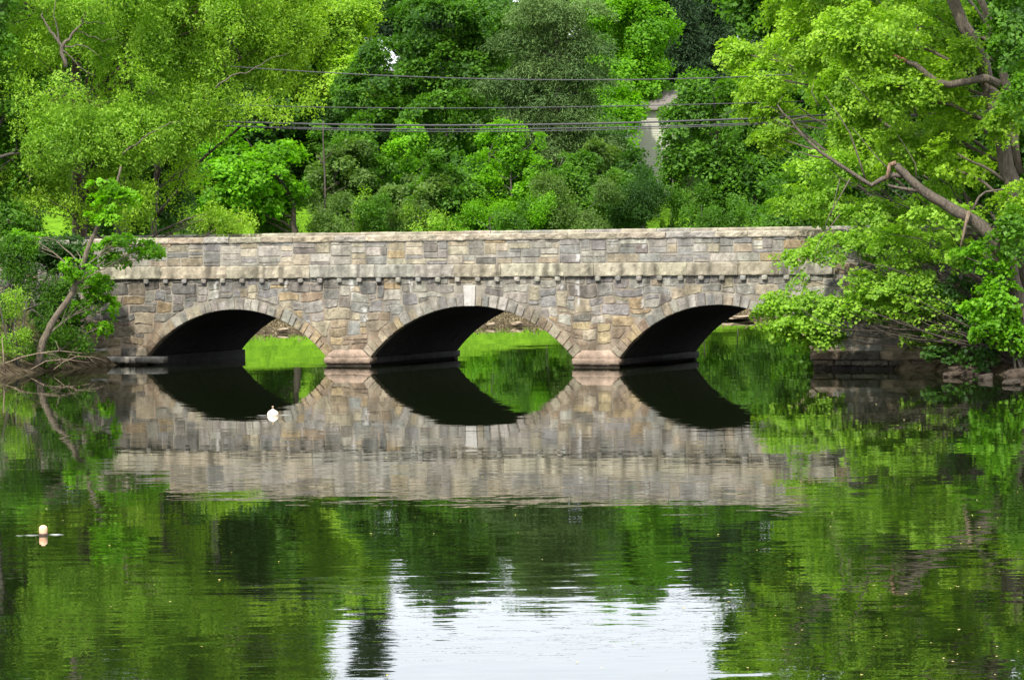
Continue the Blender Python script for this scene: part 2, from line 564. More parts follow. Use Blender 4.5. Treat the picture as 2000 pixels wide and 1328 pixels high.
def ashlar(mb, s0, s1, z0, z1, cell, rowh, wr, hr, wfun, prot, jit, rough, push=False, y0=0.0, skip=None, edge=0.16, gap=.007):
    nx = int(round((s1 - s0) / cell)); nz = int(round((z1 - z0) / rowh))
    cs = (s1 - s0) / nx; rh = (z1 - z0) / nz
    used = np.zeros((nz, nx), bool)
    for j in range(nz):
        for i in range(nx):
            if used[j, i]: continue
            hh = min(random.choices(range(1, len(hr) + 1), hr)[0], nz - j)
            ww = random.randint(*wr)
            if hh == 1: ww = max(2, ww - 1)
            # how wide is free
            k = 0
            while i + k < nx and k < ww and not used[j, i + k]: k += 1
            ww = k
            # never leave a sliver of one cell
            if i + ww < nx and not used[j, i + ww] and (i + ww + 1 >= nx or used[j, i + ww + 1]): ww += 1
            while hh > 1 and used[j:j + hh, i:i + ww].any(): hh -= 1
            used[j:j + hh, i:i + ww] = True
            a = s0 + i * cs; b = s0 + (i + ww) * cs; c = z0 + j * rh; d = z0 + (j + hh) * rh
            ms = (a + b) / 2; mz = (c + d) / 2
            if skip and skip(ms, mz): continue
            stone_patch(mb, a, b, c, d, prot * random.uniform(.5, 1.3), pick(wfun(ms, mz)), rough, jit, push=push, y0=y0, edge=edge, gap=gap)


bridge = empty('stone_bridge', (B0[0], B0[1], 0), -A)
tag(bridge, 'three-arched stone bridge of grey and tan masonry spanning the pond', 'bridge')

SL, SR = -40.0, 34.0            # ends of the walls along the road
CL, CR = -15.7, 10.95           # ends of the projecting string course

# mortar wall carrying the stones of the front face
mb = MB()
ss = sorted(set([SL, SR, CL, CR] + list(np.linspace(SL, SR, 60)) + [c + a * k for c, zc, R, a in ARC for k in np.linspace(-1, 1, 41)]))
mort = np.array((0.265, 0.246, 0.205))
vs = []; fs = []
for i in range(len(ss) - 1):
    m_ = (ss[i] + ss[i + 1]) / 2
    za = face_z(ss[i]) if face_z(m_) > 0 else -1.0
    zb = face_z(ss[i + 1]) if face_z(m_) > 0 else -1.0
    if face_z(m_) > 0:
        za = max(za, SPR); zb = max(zb, SPR)
    b = len(vs)
    vs += [(ss[i], -.003, za), (ss[i + 1], -.003, zb), (ss[i + 1], -.003, 4.07), (ss[i], -.003, 4.07)]
    fs.append((b, b + 1, b + 2, b + 3))
mb.add(vs, fs, np.array([(.25, .185, .125) if v_[2] < .9 else (.265, .238, .19) if v_[2] < 3 else (.275, .257, .215) for v_ in vs]))
# back face, inner parapet faces
vs2 = [(x, WID, z + (0.11 if z > 4 else 0)) for x, y, z in vs]
mb.add(vs2, [tuple(reversed(f)) for f in fs], mort)
mb.add([(SL, .42, 3.0), (SR, .42, 3.0), (SR, .42, 4.07), (SL, .42, 4.07)], [(3, 2, 1, 0)], mort)
mb.add([(SL, WID - .42, 3.0), (SR, WID - .42, 3.0), (SR, WID - .42, 4.18), (SL, WID - .42, 4.18)], [(0, 1, 2, 3)], mort)
mb.build('mortar_wall', MW, bridge, smooth=False)

for q_ in [(687, 545, 584, 5), (803, 545, 571, 4.5), (715, 600, 629, 5), (1129, 545, 600, 3), (1100, 555, 575, 3), (1257, 548, 600, 3), (1307, 512, 545, 5), (1260, 470, 490, 2.5), (1130, 495, 512, 4), (1385, 515, 530, 5), (1355, 515, 530, 3), (560, 548, 575, 2.5), (423, 548, 585, 2.5), (1197, 470, 482, 3)]:
    streak(*q_)
# spandrel stones
mb = MB()


def skip_sp(s, z):
    for c, zc, R, a in ARC:
        if math.hypot(s - c, z - zc) < R + RING - 0.05: return True
    for p0, p1 in ((-6.77, -5.13), (2.18, 3.75)):
        if z < 0.52 and p0 - .1 < s < p1 + .1: return True
    if z < .55 and (CL - .3 < s < -13.4 or s > 10.2): return True
    # keystone of the middle arch
    if abs(s + 1.475) < 0.2 and z < 2.6: return True
    return False


def sp_w(s, z):
    f = np.clip((1.85 - z) / 0.8, 0, 1)
    up = upper_w(s, z); lo = lower_w(s, z)
    if s > 11: up = lo = {'dark': 4, 'brown': 2, 'grey': 1.5}  # right wing wall: tree shade put into a darker stone mix
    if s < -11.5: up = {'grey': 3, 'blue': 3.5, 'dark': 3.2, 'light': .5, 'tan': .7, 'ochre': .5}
    keys = set(up) | set(lo)
    return {k: up.get(k, 0) * (1 - f) + lo.get(k, 0) * f for k in keys}


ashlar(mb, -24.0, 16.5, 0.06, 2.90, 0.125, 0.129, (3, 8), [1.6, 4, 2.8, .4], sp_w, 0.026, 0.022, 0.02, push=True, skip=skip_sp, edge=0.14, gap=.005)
mb.build('spandrel', MS, bridge, smooth=False)

# parapet stones
mb = MB()
ashlar(mb, CL, CR, 3.31, 4.07, 0.11, 0.095, (4, 8), [1.6, 4, 3, .8], parapet_w, 0.026, 0.008, 0.012, gap=.005, edge=.05)
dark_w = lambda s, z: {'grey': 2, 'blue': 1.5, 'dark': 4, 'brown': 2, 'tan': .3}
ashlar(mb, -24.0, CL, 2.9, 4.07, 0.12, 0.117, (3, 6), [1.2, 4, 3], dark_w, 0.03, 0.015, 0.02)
ashlar(mb, CR, 20.0, 2.9, 4.07, 0.12, 0.117, (3, 6), [1.2, 4, 3], dark_w, 0.03, 0.015, 0.02)  # darker mix at this end stands for the tree shade
mb.build('parapet', MS, bridge, smooth=False)


def block(mb, s0, s1, y0, y1, z0, z1, col, rough=0.02, gap=0.006, chamfer=0.0):
    """a rock-faced block: subdivided box with uneven front and arrises"""
    s0 += gap; s1 -= gap
    nx = max(3, int((s1 - s0) / 0.06) + 2)
    prof = [(y1, z0), (y0 + 0.01, z0), (y0, z0 + 0.03), (y0 - .0, z0 + (z1 - z0) * .35), (y0, z0 + (z1 - z0) * .7),
            (y0 + 0.005, z1 - 0.03), (y0 + 0.03 + chamfer, z1), (y1, z1)]
    so = random.uniform(0, 50)
    vs = []; cs = []
    for i in range(nx):
        s = s0 + (s1 - s0) * i / (nx - 1)
        end = i in (0, nx - 1)
        for k, (y, z) in enumerate(prof):
            d = 0; dz = 0
            n1 = noise.noise(Vector((s * 4 + so, z * 7, so))); n2 = noise.noise(Vector((s * 11 + so, z * 14, so + 9)))
            if 1 <= k <= 6:
                d = rough * (1.3 * n1 + .8 * n2) - (0.012 if end else 0)
                if k in (1, 2): dz = rough * .9 * n2
                if k in (5, 6): dz = rough * .25 * n2
            vs.append((s, y - d, z + dz))
            cc_ = col * (1 + .25 * n1 + .16 * n2)
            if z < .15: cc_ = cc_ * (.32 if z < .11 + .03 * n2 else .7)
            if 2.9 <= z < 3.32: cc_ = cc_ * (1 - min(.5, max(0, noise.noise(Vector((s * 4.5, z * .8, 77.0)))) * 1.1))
            cs.append(cc_)
    P = len(prof)
    fs = []
    for i in range(nx - 1):
        for k in range(P):
            k2 = (k + 1) % P
            fs.append((i * P + k, (i + 1) * P + k, (i + 1) * P + k2, i * P + k2))
    fs.append(tuple(range(P))); fs.append(tuple((nx - 1) * P + k for k in range(P))[::-1])
    mb.add(vs, fs, np.clip(np.array(cs), .02, .8))


def course(mb, s0, s1, y0, y1, z0, z1, lr, wts, rough, zj=0.0, gap=.006):
    s = s0
    while s < s1 - 0.05:
        l = random.uniform(*lr)
        if s + l > s1 - lr[0] * .6: l = s1 - s
        dj = random.uniform(-zj, zj)
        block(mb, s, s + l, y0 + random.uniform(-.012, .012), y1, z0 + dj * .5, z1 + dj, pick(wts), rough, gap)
        s += l


cop_w = {'buff': 6, 'light': 2.5, 'tan': 1.2}
mb = MB()
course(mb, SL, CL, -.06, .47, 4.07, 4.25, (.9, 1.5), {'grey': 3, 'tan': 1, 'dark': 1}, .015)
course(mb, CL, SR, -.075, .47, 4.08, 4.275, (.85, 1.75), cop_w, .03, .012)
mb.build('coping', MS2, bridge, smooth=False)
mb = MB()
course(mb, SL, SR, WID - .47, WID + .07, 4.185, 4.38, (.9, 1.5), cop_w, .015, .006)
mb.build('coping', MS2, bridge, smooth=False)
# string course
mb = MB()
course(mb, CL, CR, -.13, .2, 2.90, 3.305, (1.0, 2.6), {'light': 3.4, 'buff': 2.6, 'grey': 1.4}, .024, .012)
mb.build('string_course', MS2, bridge, smooth=False)

# corbels
cpx = [287.7, 325.5, 362, 400, 437, 475, 513.5, 551, 589, 627, 665, 704, 742, 780, 819, 857, 896, 935, 973, 1012, 1051.5, 1091,
       1169.5, 1209, 1250, 1290, 1331, 1371, 1412, 1453, 1495, 1538, 1579]


for p in cpx:
    s, z = face_s(p, 550)
    m2 = MB()
    block(m2, s - .085, s + .085, -.125, .05, 2.735 + random.uniform(-.01, .01), 2.897, pick({'grey': 3, 'light': 2, 'blue': 1}), .006, 0)
    m2.build('corbel', MS, bridge)

# arch rings and vaults
for n_, (c, zc, R, a) in enumerate(ARC):
    th0 = math.asin(a / R)
    mb = MB()
    th = -th0
    key = 0.2 / R
    while th < th0 - 1e-3:
        dt = random.uniform(0.19, 0.36) / (R + .2)
        if n_ == 1 and th < -key <= th + dt + .03: dt = -key - th
        elif n_ == 1 and abs(th + key) < 1e-4: dt = 2 * key
        elif th + dt > th0 - .04: dt = th0 - th
        iskey = n_ == 1 and abs(th + key) < 1e-4
        t0_, t1_ = th, th + dt
        th += dt
        if iskey:
            mb.build('arch_ring', MS, bridge, smooth=False); mb = MB()
            continue
        rr = RING + random.uniform(-.12, .04)
        zmid = zc + R * math.cos((t0_ + t1_) / 2)
        f = np.clip((1.75 - zmid) / .7, 0, 1)
        w1 = {'grey': 3, 'blue': 2, 'light': 2, 'tan': 1, 'dark': .7}; w2 = {'tan': 3, 'ochre': 1.2, 'brown': 3, 'grey': .5, 'pink': .8}
        col = pick({k: w1.get(k, 0) * (1 - f) + w2.get(k, 0) * f for k in set(w1) | set(w2)})
        nx, nz = 5, 7
        so = random.uniform(0, 90); pr = random.uniform(.025, .055)
        vs = []; cs = []
        jr = [random.uniform(-.012, .012) for _ in range(4)]
        for j in range(nz):
            for i in range(nx):
                u = [0, .1, .5, .9, 1][i]; v = [0, .05, .25, .5, .75, .94, 1][j]
                g = 0.006 / R
                an = t0_ + g + (t1_ - t0_ - 2 * g) * u + (jr[0] * v + jr[1] * (1 - v)) / R * (1 if 0 < 1 else 0)
                rad = R - .006 + rr * v
                if j in (nz - 2, nz - 1): rad -= 0.03 * abs(u - .5) * 2
                s = c + rad * math.sin(an); z = zc + rad * math.cos(an)
                nn = noise.noise(Vector((s * 5 + so, z * 5, so)))
                rim = i in (0, nx - 1) or j in (nz - 1,)
                dep = -.01 if rim else (pr * (.7 if j == 0 else 1) + .022 * nn)
                vs.append((s, -dep, z)); cs.append(col * (1 + .25 * nn) * (.85 if rim else 1))
        # underside return of the stone
        for i in range(nx):
            x, y, z = vs[i]
            vs.append((x, .25, z)); cs.append(col * .8)
        fs = [(j * nx + i, j * nx + i + 1, (j + 1) * nx + i + 1, (j + 1) * nx + i) for j in range(nz - 1) for i in range(nx - 1)]
        b = nx * nz
        fs += [(b + i, b + i + 1, i + 1, i) for i in range(nx - 1)]
        mb.add(vs, fs, np.clip(np.array(cs), .02, .8))
    mb.build('arch_ring', MS, bridge, smooth=False)
    # vault
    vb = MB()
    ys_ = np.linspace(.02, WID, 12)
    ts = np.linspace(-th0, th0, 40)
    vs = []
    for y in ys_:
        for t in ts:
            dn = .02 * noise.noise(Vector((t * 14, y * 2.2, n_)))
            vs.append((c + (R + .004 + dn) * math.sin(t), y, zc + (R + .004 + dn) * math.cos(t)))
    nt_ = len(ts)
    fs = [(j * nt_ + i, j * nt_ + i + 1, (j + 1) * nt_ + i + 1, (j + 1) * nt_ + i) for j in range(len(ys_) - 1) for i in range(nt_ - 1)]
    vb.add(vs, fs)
    vb.build('vault', MSHADE, bridge)

kb = MB()
kb.add([(-1.66, -.06, 1.955), (-1.29, -.06, 1.955), (-1.255, -.07, 2.62), (-1.695, -.07, 2.62),
        (-1.66, .2, 1.955), (-1.29, .2, 1.955), (-1.255, .1, 2.62), (-1.695, .1, 2.62)],
       [(0, 1, 2, 3), (5, 4, 7, 6), (4, 0, 3, 7), (1, 5, 6, 2), (3, 2, 6, 7), (4, 5, 1, 0)], np.array((.42, .405, .37)))
ko = kb.build('keystone', MS2, bridge, smooth=False)
ko['label'] = 'pale dressed keystone of the middle arch'
bv = ko.modifiers.new('bevel', 'BEVEL'); bv.width = .015; bv.segments = 2

# piers with plinths
for p0, p1 in ((-6.77, -5.13), (2.18, 3.75)):
    mb = MB()
    pk = np.array((.32, .24, .18))
    nx = 12
    so = random.uniform(0, 50)
    # sloped springer block between the rings, front and body
    vs = []; cs = []
    mid = (p0 + p1) / 2
    for j, (z, wd, y) in enumerate([(.29, p1 - p0 - .04, -.10), (.35, p1 - p0 - .10, -.11), (.43, (p1 - p0) * .83, -.085), (.54, (p1 - p0) * .63, -.03), (.56, (p1 - p0) * .6, .05)]):
        for i in range(nx):
            s = mid + (i / (nx - 1) - .5) * wd
            n1 = noise.noise(Vector((s * 6 + so, z * 9, 0)))
            vs.append((s, y - .012 * n1, z + .006 * n1)); cs.append(pk * (1 + .2 * n1) * (1.08 if j >= 2 else .95))
    mb.add(vs, [(j * nx + i, j * nx + i + 1, (j + 1) * nx + i + 1, (j + 1) * nx + i) for j in range(4) for i in range(nx - 1)], np.array(cs))
    # plinth blocks
    block(mb, p0 - .03, p1 + .03, -.13, .42, .075, .285, pk * .92, .02, 0)
    mb.build('pier', MS2, bridge)
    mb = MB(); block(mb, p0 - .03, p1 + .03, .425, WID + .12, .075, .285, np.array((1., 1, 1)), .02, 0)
    mb.build('pier_base', MSHADE, bridge)  # plinth inside the arch, coloured dark to stand for its shade
    mb = MB()
    mb.box(p0 + .12, p1 - .12, .0, WID, -1.5, .085, (.03, .026, .022))  # shade of the undercut put into the core's near-black colour
    mb.build('footing', ROCK, bridge, smooth=False)

# abutment ledges
mb = MB()
pw = {'grey': 1, 'tan': 1.5, 'brown': 3, 'dark': 1}
course(mb, -16.6, -13.66, -.13, .1, .29, .56, (.5, 1.1), pw, .03, .02)
course(mb, -15.6, -12.9, -.30, .1, .06, .285, (.9, 1.6), pw, .03, .01)
course(mb, -18.2, -15.6, -.34, .1, .0, .30, (.5, .9), {'brown': 2, 'dark': 1}, .05, .03)
mb.build('abutment', MS, bridge)
mb = MB()
dw = {'brown': 2.2, 'dark': 1.6, 'grey': 1}
PAL['wet'] = (.045, .038, .028); PAL['wet_brown'] = (.075, .050, .028)  # tree shade over the right ledge, put into its stone colours
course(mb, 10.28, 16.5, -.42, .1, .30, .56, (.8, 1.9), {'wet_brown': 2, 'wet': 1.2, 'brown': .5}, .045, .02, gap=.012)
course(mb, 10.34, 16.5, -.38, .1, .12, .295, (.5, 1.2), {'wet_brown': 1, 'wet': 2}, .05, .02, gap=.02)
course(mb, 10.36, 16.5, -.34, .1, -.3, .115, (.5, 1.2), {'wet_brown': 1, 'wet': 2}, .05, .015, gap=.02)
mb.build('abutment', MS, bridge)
# inner abutment side walls below the springing, and ledges
mb = MB()
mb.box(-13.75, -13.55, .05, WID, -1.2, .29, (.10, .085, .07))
mb.build('abutment_side', MSHADE, bridge, smooth=False); mb = MB()
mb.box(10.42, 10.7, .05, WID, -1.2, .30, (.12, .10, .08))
mb.build('abutment_side', MSHADE, bridge, smooth=False)

# road over the bridge
mb = MB()
vs = []
mb.box(SL - 40, SR + 40, .43, WID - .43, 2.92, 3.06)
ro = mb.build('road', ASPH, None, smooth=False)
ro.location = (B0[0], B0[1], 0); ro.rotation_euler = (0, 0, -A)
tag(ro, 'asphalt road crossing the bridge between its parapets', 'road', kind='structure')

# ------------------------------------------------------------------ trees
def rand_dirs(n):
    v = rng.normal(size=(n, 3))
    return v / np.linalg.norm(v, axis=1, keepdims=True)


def norm(v):
    return v / (np.linalg.norm(v, axis=1, keepdims=True) + 1e-9)


def leaf_quads(pos, nrm, size, aspect, droop=0.4, outward=None):
    n = len(pos)
    r = rng.normal(size=(n, 3))
    r[:, 2] -= droop
    if outward is not None: r += outward * 1.2
    t = r - nrm * np.sum(r * nrm, axis=1, keepdims=True)
    t = norm(t)
    b = np.cross(nrm, t)
    s = size[:, None]
    fold = nrm * s * 0.12
    v = np.empty((n, 4, 3))
    v[:, 0] = pos - t * s * .5
    v[:, 1] = pos - t * s * .08 + b * s * aspect * .5 + fold
    v[:, 2] = pos + t * s * .5
    v[:, 3] = pos - t * s * .08 - b * s * aspect * .5 + fold
    return v.reshape(-1, 3)


DMUL = 1.7
PMUL = 1.25


def make_pads(lobes, dens, padr, front=1.1, thr=-0.12, nscale=0.55, inner=0.5):
    """pad centres in the outer part of each lobe. lobes: (centre, (rx,ry,rz))"""
    P = []; O = []; RR = []; LI = []
    for li, (c, r) in enumerate(lobes):
        rx, ry, rz = r
        area = 4 * math.pi * (((rx * ry) ** 1.6 + (rx * rz) ** 1.6 + (ry * rz) ** 1.6) / 3) ** (1 / 1.6)
        n = max(6, int(area * dens * DMUL))
        d = rand_dirs(n)
        k = inner + (1 - inner) * rng.random(n) ** .6
        sd_ = random.uniform(0, 60)
        k = k * (1 + .42 * np.array([noise.noise(Vector(q * 2.3) + Vector((sd_, 0, 0))) for q in d]))
        p = c + d * np.array([rx, ry, rz]) * k[:, None]
        keep = d[:, 1] < front
        nv = np.array([noise.noise(Vector(q * nscale)) for q in p])
        keep &= nv > thr
        P.append(p[keep]); O.append(d[keep]); LI.append(np.full(keep.sum(), li))
    P = np.concatenate(P); O = np.concatenate(O); LI = np.concatenate(LI)
    R = padr * rng.uniform(.65, 1.35, len(P))
    return P, O, R, LI


def make_leaves(P, O, R, per, size, style='maple', LI=None):
    n = len(P)
    cnt = np.maximum(4, (PMUL * per * (R / R.mean()) ** 1.5 * rng.uniform(.6, 1.4, n))).astype(int)
    idx = np.repeat(np.arange(n), cnt)
    m = len(idx)
    up = np.array([0, 0, 1.0])
    if style == 'maple':
        pn = norm(up * .8 + O * .55 + rng.normal(size=(n, 3)) * .28)
        flat = .16; jit = .42
    elif style == 'ash':
        pn = norm(up * .6 + O * .5 + rng.normal(size=(n, 3)) * .5)
        flat = .42; jit = .75
    elif style == 'pine':
        pn = norm(up * 1.0 + O * .25 + rng.normal(size=(n, 3)) * .15)
        flat = .13; jit = .6
    else:
        pn = norm(up * .5 + O * .7 + rng.normal(size=(n, 3)) * .4)
        flat = .5; jit = .7
    a = norm(np.cross(pn, rng.normal(size=(n, 3))))
    b = np.cross(pn, a)
    rr = np.sqrt(rng.random(m)); an = rng.random(m) * 2 * math.pi
    Rm = R[idx]
    q = (a[idx] * (np.cos(an) * rr)[:, None] + b[idx] * (np.sin(an) * rr * .75)[:, None]) * Rm[:, None]
    q += pn[idx] * (rng.normal(size=m) * flat * Rm - .30 * rr * rr * Rm)[:, None]
    pos = P[idx] + q
    nm = norm(pn[idx] + rng.normal(size=(m, 3)) * jit)
    sz = size * rng.uniform(.6, 1.3, m)
    asp = {'maple': .85, 'ash': .42, 'pine': .16}.get(style, .55)
    out = norm(q + 1e-6) if style in ('pine',) else None
    V = leaf_quads(pos, nm, sz, asp, outward=out)
    pv = rng.uniform(.15, .80, n) if LI is None else np.clip(rng.uniform(.18, .78, n) + rng.uniform(-.22, .22, LI.max() + 1)[LI], 0, 1)
    val = np.clip(pv[idx] + rng.normal(size=m) * .2, 0, 1)
    return V, val


def bez(a, b, sag, n=6, wob=.05):
    a = np.asarray(a, float); b = np.asarray(b, float)
    l = np.linalg.norm(b - a)
    mid = (a + b) / 2 + np.array([random.uniform(-1, 1) * l * .12, random.uniform(-1, 1) * l * .12, sag * l])
    pts = []
    for i in range(n):
        t = i / (n - 1)
        p = (1 - t) ** 2 * a + 2 * t * (1 - t) * mid + t * t * b
        if 0 < i < n - 1: p = p + np.array([random.uniform(-1, 1) for _ in range(3)]) * l * wob * .5
        pts.append(p)
    return pts


NLEAF = [0]


def tree(name, label, cat, trunks, lobes_px, Y, mat, style='maple', leaf=.1, dens=1.0, padr=.6, per=50, group=None,
         tr=.2, twigs=.22, thr=-.12, nscale=.55, base=None, bark=(1, 1, 1), front=1.1, inner=.5, limb_r=.09, twig_r=.022, limb_bark=None):
    limb_bark = limb_bark or bark
    """trunks: list of point lists in world space with radii;  lobes_px: (px, py, rx_px, ry_px, dY, ry_m)"""
    lobes = []
    for l in lobes_px:
        px, py, rx, ry = l[:4]
        yy = Y + (l[4] if len(l) > 4 else 0)
        k = ppm(yy)
        dep = l[5] if len(l) > 5 else (rx + ry) / 2 / k
        lobes.append((at(px, py, yy), (rx / k, dep, ry / k)))
    if base is None:
        base = trunks[0][0][0]
    root = empty(name, tuple(base))
    tag(root, label, cat, group)
    base = np.array(base)
    P, O, R, LI = make_pads(lobes, dens, padr, front, thr, nscale, inner)
    V, val = make_leaves(P, O, R, per, leaf, style, LI)
    NLEAF[0] += len(val)
    fast_mesh('crown', V - base, 4, mat, root, val)
    stems = []
    tp = []
    for pts, rads in trunks:
        # densify the trunk
        pp = []; rr = []
        for i in range(len(pts) - 1):
            for k in range(3):
                t = k / 3
                pp.append(np.array(pts[i]) * (1 - t) + np.array(pts[i + 1]) * t + np.array([random.uniform(-1, 1) * .25, random.uniform(-1, 1) * .25, 0]) * rads[i] * (k > 0))
                rr.append(rads[i] * (1 - t) + rads[i + 1] * t)
        pp.append(np.array(pts[-1])); rr.append(rads[-1])
        w2 = MB(); w2.tube([p - base for p in pp], rr, 10, bark, wob=.06); stems.append(w2)
        tp += [(p_, r_, w2) for p_, r_ in zip(pp, rr)]
    for li, (c, r) in enumerate(lobes):
        # limb from the trunk to the lobe
        best = min(tp, key=lambda q: np.linalg.norm(q[0] - c) + 1.5 * max(0, q[0][2] - c[2] + .45 * math.hypot(q[0][0] - c[0], q[0][1] - c[1])))
        wb = best[2]
        r0_ = min(best[1] * .75, limb_r)
        short = np.linalg.norm(best[0] - c) < .12
        lp = bez(best[0], c + (np.array([.03, 0, .1]) if short else 0), .08, 7)
        if not short: wb.tube([p - base for p in lp], np.linspace(r0_, max(r0_ * .35, .008), 7), 7, limb_bark, wob=.05)
        sel = np.where(LI == li)[0]
        k = int(len(sel) * twigs)
        if k:
            for j in rng.choice(sel, k, replace=False):
                st = lp[random.randint(2, 6)]
                q = bez(st, P[j], .05, 5, .06)
                wb.tube([p - base for p in q], np.linspace(twig_r, twig_r * .35, 5), 4, limb_bark)
    for w2 in stems:
        w2.build('trunk', BARK, root)
    return root


def gz(x, y):
    return ground_h(x, y)


def trunk_px(pts, Y, r0_, r1_, dY=0):
    """pixel polyline -> trunk, from its foot up"""
    w = [at(px, py, Y + dY * i / max(1, len(pts) - 1)) for i, (px, py) in enumerate(pts)]
    return (w, list(np.linspace(r0_, r1_, len(pts))))


def ground_trunk(px, Y, top_py, r, lean=0):
    a = at(px, 400, Y); a[2] = gz(a[0], a[1]) - .15
    b = at(px + lean, top_py, Y)
    m1 = a * .66 + b * .34 + np.array([random.uniform(-.1, .1), 0, 0]); m2 = a * .33 + b * .67 + np.array([random.uniform(-.15, .15), 0, 0])
    return ([a, m1, m2, b], [r, r * .85, r * .7, r * .45])


# ---- left bank, trees close behind the end of the bridge
tree('ash_tree', 'tall yellow-green ash with a thick straight brown trunk behind the left end of the parapet', 'tree',
     [ground_trunk(152, 122, 60, .30)],
     [(150, 170, 150, 110), (310, 120, 130, 110, 2), (70, 20, 130, 110, 3), (230, -30, 160, 110, 0), (380, 60, 110, 110, 1),
      (100, 290, 120, 60, -1), (250, 270, 130, 70, 0), (180, -120, 170, 60, 3), (120, -220, 200, 80, 3), (340, -180, 160, 80, 3), (150, 350, 90, 22, 1)],
     117.5, G_ASH2, 'ash', leaf=.13, dens=4.2, padr=.42, per=48, twigs=.10, bark=(1.0, .85, .7))
tree('ash_tree', 'broad yellow-green ash reaching out over the wires left of the dark maple', 'tree',
     [ground_trunk(284, 125, 180, .13, 30)],
     [(470, 110, 110, 80), (530, 190, 85, 50, -1), (450, 10, 120, 90, 1), (550, 60, 65, 70, 2), (380, 220, 100, 60), (500, -70, 130, 60, 2), (560, 140, 60, 50, 1), (470, -180, 130, 70, 2), (540, -120, 90, 60, 2), (580, 40, 50, 60, 2), (600, -70, 60, 70, 2), (590, -180, 70, 60, 2)],
     118.5, G_ASH, 'ash', leaf=.13, dens=4.4, padr=.42, per=46, twigs=.12, bark=(1.1, 1, .9))
tree('ash_tree', 'low feathery ash with thin dead-looking twigs hanging behind the parapet at left', 'tree',
     [ground_trunk(222, 120.5, 380, .09, 8), ground_trunk(76, 121, 380, .08, -5)],
     [(110, 400, 110, 45), (250, 395, 90, 45), (350, 350, 90, 50, 1), (370, 425, 90, 26), (470, 430, 70, 20, 1), (60, 350, 80, 50)],
     117.6, G_ASH, 'ash', leaf=.12, dens=3.4, padr=.36, per=40, twigs=.2, bark=(1.3, 1.25, 1.1))
tree('maple_tree', 'bright lime green maple with spreading layered leaves over the left half of the parapet', 'tree',
     [ground_trunk(577, 197, 395, .24, -4), ([at(573, 400, 197), at(545, 350, 197), at(505, 310, 197)], [.15, .11, .06])],
     [(530, 300, 60, 40), (480, 340, 80, 45, -1), (550, 350, 48, 45, 0), (430, 300, 70, 40, 1), (420, 380, 80, 36, -1), (520, 400, 50, 22, 0), (568, 320, 28, 36, 0), (480, 270, 60, 30), (470, 410, 60, 25)],
     197, G_LIME, 'maple', leaf=.24, dens=1.7, padr=.6, per=40, twigs=.12, bark=(.6, .55, .5))
tree('maple_tree', 'shaded green maple at the left edge above the bushes', 'tree',
     [ground_trunk(-20, 117, 120, .2)],
     [(-20, 90, 70, 100), (10, 220, 60, 70), (-10, 330, 80, 60), (20, 430, 60, 40, -1), (-60, 0, 100, 90), (40, 300, 40, 60), (0, -120, 120, 70)],
     117.5, G_MAP, 'maple', leaf=.14, dens=3.4, padr=.42, per=36, twigs=.15)
ash = [o for o in bpy.data.objects if o.name == 'ash_tree'][0]
ab = np.array(ash.location)
for pxs, r_a, r_b in [([(128, 130), (120, 92), (104, 66), (86, 44), (80, 20)], .08, .02), ([(122, 92), (140, 70), (160, 47), (185, 44), (212, 48)], .06, .012),
                      ([(160, 47), (172, 22), (190, -5)], .03, .01), ([(122, 95), (150, 88), (178, 96), (208, 122)], .03, .006), ([(124, 98), (140, 118), (172, 142), (196, 150)], .028, .006),
                      ([(118, 85), (104, 30), (112, -10)], .03, .01), ([(420, 170), (450, 150), (490, 140), (530, 112), (575, 104)], .03, .006), ([(240, 300), (290, 262), (335, 240), (360, 236)], .03, .006),
                      ([(150, 60), (200, 80), (240, 70)], .02, .005)]:
    path = []
    for i in range(len(pxs) - 1):
        for k in range(4):
            t = k / 4
            path.append(at(pxs[i][0] * (1 - t) + pxs[i + 1][0] * t + random.uniform(-2.5, 2.5), pxs[i][1] * (1 - t) + pxs[i + 1][1] * t + random.uniform(-2.5, 2.5), 115.9) - ab)
    wb = MB(); wb.tube(path, np.linspace(r_a, r_b, len(path)), 6, (1.35, 1.3, 1.2), .08)
    wb.build('branch', BARK, ash)
# leaning sapling in front of the wall
tree('sapling', 'thin bare-stemmed sapling leaning right from the left shore in front of the wall', 'tree',
     [trunk_px([(72, 715), (84, 665), (108, 620), (140, 575), (156, 530), (170, 490), (192, 440), (215, 398), (228, 360), (236, 325)], 108.7, .13, .03)],
     [(235, 475, 60, 17, 0, .5), (290, 490, 42, 12, 0, .4), (215, 505, 50, 14, 0, .5), (150, 490, 55, 20, -.5, .5), (180, 555, 42, 24, .5, .5), (205, 595, 26, 26, .5, .4), (200, 640, 24, 14, .6, .3), (150, 600, 40, 20, .6, .4), (228, 388, 48, 26, -1.9, .4), (216, 350, 44, 28, -1.9, .4), (205, 425, 34, 16, -1.9, .3), (150, 520, 30, 22, -1.9, .3), (260, 370, 36, 18, -1.6, .4), (110, 470, 60, 22, -.3, .5), (60, 470, 60, 24, -.3, .5)],
     110.2, G_LIME, 'maple', leaf=.13, dens=5.5, padr=.24, per=20, twigs=.4, bark=(1.5, 1.4, 1.2), limb_r=.03, twig_r=.012, thr=-.2)
